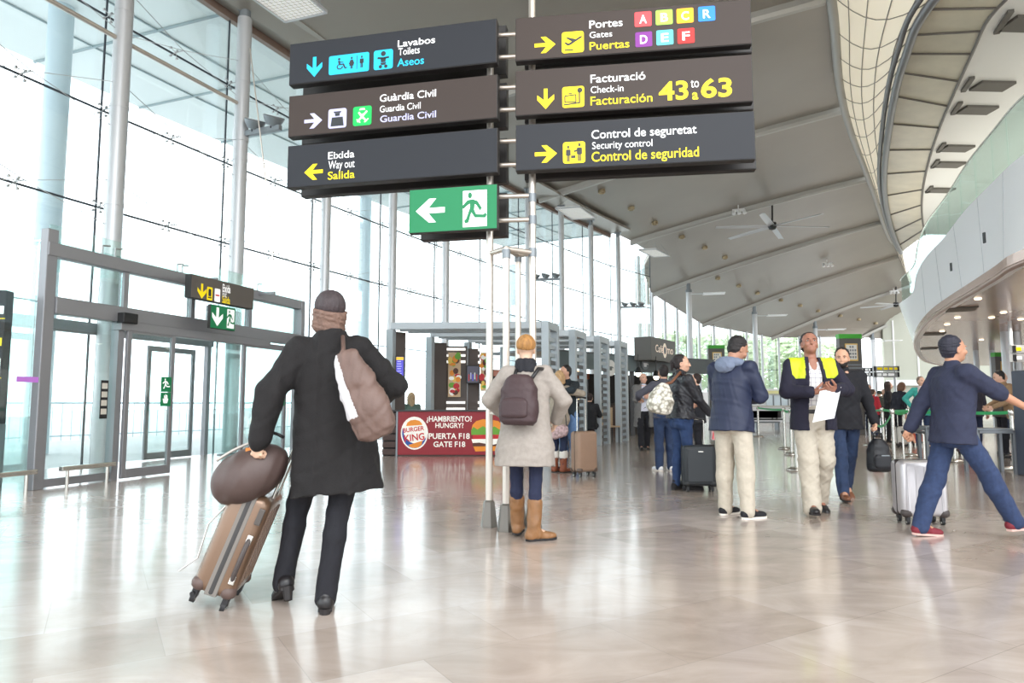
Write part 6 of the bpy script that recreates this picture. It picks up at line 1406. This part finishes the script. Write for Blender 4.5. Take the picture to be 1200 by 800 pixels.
sh_ = MB().tube([(.080, -d / 2 - .004, .18), (.080, -d / 2 - .034, .22), (.080, -d / 2 - .036, .38), (.080, -d / 2 - .004, .42)], .013, 8).build('side_handle', CTRIM, o, smooth=40, world=False)
for z in (.19, .41): MB().box((.080, -d / 2 - .012, z), (.03, .02, .05)).build('handle_mount', STEEL, sh_, world=False, bevel=.004)
MB().box((.083, -d / 2 - .004, .535), (.032, .012, .09)).build('lock', mat('lock_dark', (84, 78, 74), .4, .4), o, world=False, bevel=.004)
for x in (-1, 1):
    for y in (-1, 1): MB().ell((x * (w / 2 - .035), y * (d / 2 - .035), .112), (.045, .045, .040), 12).build('corner_guard', mat('guard_brown', (92, 74, 68), .5), o, smooth=True, world=False); caster(o, x * (w / 2 - .03), y * (d / 2 - .05), .028)
MB().cyl((-.09, -.185, .05), (-.09, .185, .05), .012, n=8).build('axle', BLACK, o, world=False)
hp = MB().tube([(.09, -.07, .60), (.09, -.07, .95), (.09, -.055, .962), (.09, .055, .962), (.09, .07, .95), (.09, .07, .60)], .008, 10)
hp = hp.build('pull_handle', STEEL, o, smooth=40, world=False); MB().tube([(.09, -.08, .96), (.09, 0, .972), (.09, .08, .96)], .014, 10).build('grip', BLACK, hp, smooth=40, world=False)
MB().tube([(-w / 2 - .004, -.12, .52), (-w / 2 - .05, -.14, .40), (-w / 2 - .03, -.15, .22), (-w / 2 - .09, -.16, .13)], .005, 6).build('luggage_strap', STEEL, o, world=False)
CASE_O = o
# soft brown bag lying on the tilted case
def bag_sdf(name, label, cat, c, sec, R, m, noise, res=.008, ex=2.4, k=.03):
    o = root(name, label, cat, tuple(c)); s = Shape().prof(V3(0, 0, 0), R, sec, k, ex); s.noise = noise; return o, s
BBAG = mat('brown_nylon', (78, 62, 58), .5, var=.1, scale=6, bump=.2, bscale=30)
c = at_d(293, 552, 3.78); Rb = roty(-26) @ rotz(8)
o, s = bag_sdf('holdall', 'dark brown soft holdall lying on top of the brown case', 'bag', c, [(-.15, .10, .09), (-.12, .165, .13), (-.04, .195, .15), (.04, .175, .135), (.11, .11, .10), (.14, .05, .05)], Rb, BBAG, (.006, .12, 7))
s = Shape().ell((0, 0, 0), (.215, .15, .128), Rb, .03).ell(tuple(Rb @ V3(-.02, 0, -.05)), (.185, .145, .10), Rb, .05); s.noise = (.005, .14, 7)
grow('body', [(s, .007)], BBAG, o)
z_ = MB().tube([tuple(Rb @ V3(x, -.02, .142 - .9 * x * x)) for x in np.linspace(-.13, .13, 9)], .008, 6); z_.build('zip', mat('zip_pale', (190, 184, 176), .4, .3), o, smooth=True, world=False)
z_ = MB().tube([tuple(Rb @ V3(x + .15, -.03, .085 + .07 * (1 - (x / .09) ** 2))) for x in np.linspace(-.09, .09, 9)], .009, 7); z_.build('carry_handle', LEATH, o, smooth=True, world=False)
MB().box(tuple(Rb @ V3(.07, -.09, .09)), (.06, .012, .03)).build('tag', mat('tag_orange', (214, 130, 50), .5), o, world=False)
# shoulder bag of the coat woman
SBAG = mat('shoulder_bag_brown', (104, 82, 74), .55, var=.08, scale=8, bump=.2); SBAG2 = mat('shoulder_bag_pale', (206, 202, 204), .5, bump=.1)
c = at_d(424, 462, 3.54); Rb = roty(-24) @ rotz(-10)
o, s = bag_sdf('shoulder_bag', 'brown and pale grey shoulder bag hanging on the long dark coat', 'bag', c, [(-.24, .06, .04), (-.21, .11, .065), (-.08, .115, .075), (.10, .095, .06), (.22, .07, .035), (.245, .05, .02)], Rb, SBAG, (.005, .12, 8))
grow('body', [(s, .007)], [SBAG, SBAG2], o, 1, lambda q: (((q @ Rb)[:, 0] < -.035) & ((q @ Rb)[:, 2] > -.10)))
st = MB(); a = at_d(400, 398, 3.72) - c; st.tube([tuple(Rb @ V3(-.03, .01, .23)), tuple(a * .8 + Vector((0, -.04, 0))), tuple(a + Vector((0, .03, .02)))], .012, 8); st.build('strap', SBAG, o, smooth=True, world=False)
# backpack of the grey coat woman
o_, J, sc = PEOPLE['greycoat']; M_ = root_matrix(o_); c = M_ @ Vector(tuple((J['P'] + J['R'] @ V3(-.02, -.245, .225)) * sc)); Rb = rotz(-28) @ J['R']
o, s = bag_sdf('backpack', 'dark brown backpack on the back of the pale grey coat', 'bag', c, [(-.20, .12, .07), (-.17, .155, .095), (-.05, .165, .10), (.08, .15, .09), (.17, .11, .07), (.20, .07, .05)], Rb, BBAG, (.004, .15, 9), .01)
grow('body', [(s, .009)], mat('backpack_brown', (66, 48, 50), .6, bump=.2), o)
pk = Shape().prof(Rb @ V3(0, -.085, -.07), Rb, [(-.08, .09, .02), (-.06, .12, .035), (.05, .12, .035), (.08, .09, .02)], .02); grow('front_pocket', [(pk, .009)], mat('backpack_brown', (66, 48, 50)), o)
for sx in (-1, 1): MB().tube([tuple(Rb @ V3(sx * .08, .05, .17)), tuple(Rb @ V3(sx * .10, .13, .26)), tuple(Rb @ V3(sx * .11, .25, .27))], .016, 8).build('strap', LEATH, o, smooth=True, world=False)
# paper
o_, J, sc = PEOPLE['hivis']; M_ = root_matrix(o_); a = at_d(968, 474, 6.62)
rows = []
for v in np.linspace(-1, 1, 6): rows.append([a + Vector((.105 * u + .05 * v, -.02 * u * u + .02 * v, .15 * v + .02 * u)) for u in np.linspace(-1, 1, 6)])
tag(MB().slab(rows, (0, .002, 0)).build('paper_sheet', WHITEP, smooth=40), 'white paper sheet held by the hi-vis jacket person', 'paper')
# black hand bag of the bearded man
o_, J, sc = PEOPLE['beard']; hand = root_matrix(o_) @ Vector(tuple((J['WL'] + J['hdL'] * .1) * sc)); c = Vector((hand.x + .01, hand.y - .02, hand.z - .27))
o, s = bag_sdf('rucksack', 'black rucksack carried by hand by the bearded person', 'bag', c, [(-.19, .10, .07), (-.16, .125, .095), (0, .125, .10), (.12, .10, .08), (.18, .05, .05)], np.eye(3), LEATH, (.004, .12, 9))
grow('body', [(s, .009)], mat('black_nylon', (24, 25, 30), .5, bump=.15), o); pk = Shape().prof(V3(0, -.09, -.06), np.eye(3), [(-.09, .07, .02), (-.06, .095, .035), (.04, .095, .035), (.07, .07, .02)], .02); grow('front_pocket', [(pk, .009)], mat('black_nylon_dull', (34, 35, 40), .6, bump=.15), o)
MB().tube([(-.05, 0, .17), (-.045, 0, .235), (0, 0, .262), (.045, 0, .235), (.05, 0, .17)], .011, 8).build('carry_handle', LEATH, o, smooth=True, world=False)
MB().box((.01, -.128, .0), (.09, .004, .012)).build('badge', MIDG, o, world=False)
# patterned white bag of the ponytail woman
o_, J, sc = PEOPLE['pony']; c = at_d(775, 466, 8.55)
PATT = bpy.data.materials.new('snake_pattern'); PATT.use_nodes = True; _t = PATT.node_tree; _b = _t.nodes['Principled BSDF']; _v = _t.nodes.new('ShaderNodeTexVoronoi'); _v.inputs['Scale'].default_value = 22; _r = _t.nodes.new('ShaderNodeValToRGB'); _r.color_ramp.elements[0].color = (*lin((240, 234, 222)), 1); _r.color_ramp.elements[0].position = .35; _r.color_ramp.elements[1].color = (*lin((146, 140, 124)), 1); _r.color_ramp.elements[1].position = .75
_c = _t.nodes.new('ShaderNodeTexCoord'); _t.links.new(_c.outputs['Object'], _v.inputs['Vector']); _t.links.new(_v.outputs['Distance'], _r.inputs[0]); _t.links.new(_r.outputs[0], _b.inputs[0]); _b.inputs['Roughness'].default_value = .5
Rb = rotz(10) @ roty(14)
o, s = bag_sdf('shoulder_bag', 'white patterned shoulder bag on the back of the ponytail person', 'bag', c, [(-.20, .10, .08), (-.16, .155, .11), (-.02, .165, .12), (.12, .10, .07), (.19, .045, .03)], Rb, PATT, (.006, .1, 9), .01)
grow('body', [(s, .01)], PATT, o); a = at_d(797, 436, 8.62) - c
MB().tube([tuple(Rb @ V3(.0, 0, .17)), tuple(a * .6 + Vector((-.02, -.03, 0))), tuple(a), tuple(a + Vector((.03, .10, -.05)))], .018, 8).build('strap', BRNL, o, smooth=True, world=False)
# cases standing on the floor
BCASE = mat('black_case_fabric', (38, 42, 46), .55, var=.05, scale=6, bump=.1)
q = at_z(822, 577); o = trolley('upright black trolley case standing between the ponytail and navy jacket persons', (q.x, q.y + .12, 0), math.radians(-4), .40, .24, .50, BCASE, mat('case_trim_black', (26, 28, 30), .5), handle=.32, ribs=False, front=-1)
MB().box((0, -.125, .33), (.30, .012, .40)).build('front_panel', mat('black_case_panel', (48, 52, 56), .5), o, world=False, bevel=.005); MB().box((.01, -.133, .50), (.06, .004, .012)).build('badge', STEEL, o, world=False)
TCASE = mat('tan_case_fabric', (146, 118, 98), .55, var=.05, scale=6, bump=.1)
q = at_z(684, 559); o = trolley('tan trolley case with raised handle standing beside the hugging couple', (q.x + .02, q.y + .12, 0), math.radians(32), .36, .23, .60, TCASE, mat('case_trim_brown', (88, 70, 60), .5), handle=.50, ribs=False); 
q = at_z(1090, 616); o = trolley('silver hard shell trolley case beside the striding dark blue person', (q.x, q.y + .14, 0), math.radians(-6), .40, .25, .50, mat('silver_shell', (196, 192, 194), .3, .5), mat('case_trim_dark', (70, 62, 60)), handle=.25)
q = at_z(1058, 524); o = trolley('small pale trolley case standing in the queue by the stooping person', (q.x, q.y, 0), math.radians(10), .30, .20, .44, mat('pale_shell', (206, 202, 194), .4, .2), CTRIM, handle=.3)
q = at_z(1075, 524); o = trolley('orange trolley case standing behind the teal jumper person', (q.x + .25, q.y + .5, 0), 0.1, .30, .20, .50, mat('orange_shell', (206, 84, 48), .4), CTRIM, handle=.3)
q = at_z(1157, 536); o = trolley('dark red trolley case under the luggage gauge at the right', (q.x, q.y + .6, 0), 0.1, .34, .22, .52, mat('maroon_shell', (116, 32, 46), .4), CTRIM, handle=.2)
# red and white shopping bag, patterned muff
o_, J, sc = PEOPLE['pony']; c = root_matrix(o_) @ Vector(tuple((J['WR'] + J['hdR'] * .08) * sc)) - Vector((0, 0, .20)); o = root('paper_bag', 'red and white paper bag hanging beside the ponytail person', 'bag', tuple(c))
MB().box((0, 0, 0), (.10, .06, .20)).build('body', mat('bag_red_white', (206, 176, 176), .5), o, world=False, bevel=.005); pb = MB()
for k in range(3): pb.poly(seg2(-.04 + .025 * k, -.09, -.02 + .025 * k, .09, .014), (0, -.031, 0), (1, 0, 0), UP, .002)
pb.build('print', PRED, o, world=False); MB().tube([(-.04, 0, .10), (-.03, 0, .19), (.03, 0, .19), (.04, 0, .10)], .005, 6).build('carry_handle', WHITEP, o, world=False)
c = at_d(655, 506, 10.75); Rb = roty(70)
o, s = bag_sdf('shoulder_bag', 'small flowery bag hanging on the hugging couple', 'bag', c, [(-.15, .05, .04), (-.1, .09, .06), (.1, .09, .06), (.15, .05, .04)], Rb, PATT, (.006, .1, 9), .012); grow('body', [(s, .012)], mat('flowery_print', (176, 150, 150), .7, var=.45, scale=26), o)
MB().tube([(.12, 0, .06), (.10, .02, .35), (.05, .04, .62)], .008, 6).build('strap', LEATH, o, world=False)
# stools under the guests behind the counter
for key, lab in (('counterguest1', 'left'), ('counterguest2', 'right')):
    p = PEOPLE[key][0].location; o = root('stool', 'round stool under the %s guest behind the counter' % lab, 'stool', (p.x, p.y, 0))
    MB().lathe([(.16, .40), (.18, .42), (.17, .455)], (0, 0, 0), 18).build('seat', CH, o, world=False); MB().cyl((0, 0, .02), (0, 0, .40), .03, n=10).build('stem', STEEL, o, world=False); MB().lathe([(.2, 0), (.2, .015), (.05, .03)], (0, 0, 0), 18).build('foot_plate', STEEL, o, world=False)
# kiosk cut by the right edge
p = at_d(1204, 470, 10.5); zt = at_d(1204, 434, 10.5).z; o = root('check_in_kiosk', 'dark kiosk with a yellow panel cut by the right picture edge', 'kiosk', (p.x, p.y, 0))
MB().box((0, 0, zt / 2), (.24, .3, zt)).build('body', mat('kiosk_blue_grey', (62, 68, 82), .4), o, world=False, bevel=.02); MB().box((0, -.155, at_d(1200, 452, 10.35).z), (.2, .012, .2)).build('panel', mat('kiosk_yellow', (240, 200, 90), .4, emit=.15), o, world=False); MB().box((0, -.155, at_d(1200, 440, 10.35).z), (.2, .012, .08)).build('screen', mat('pale_pane', (214, 226, 232)), o, world=False)
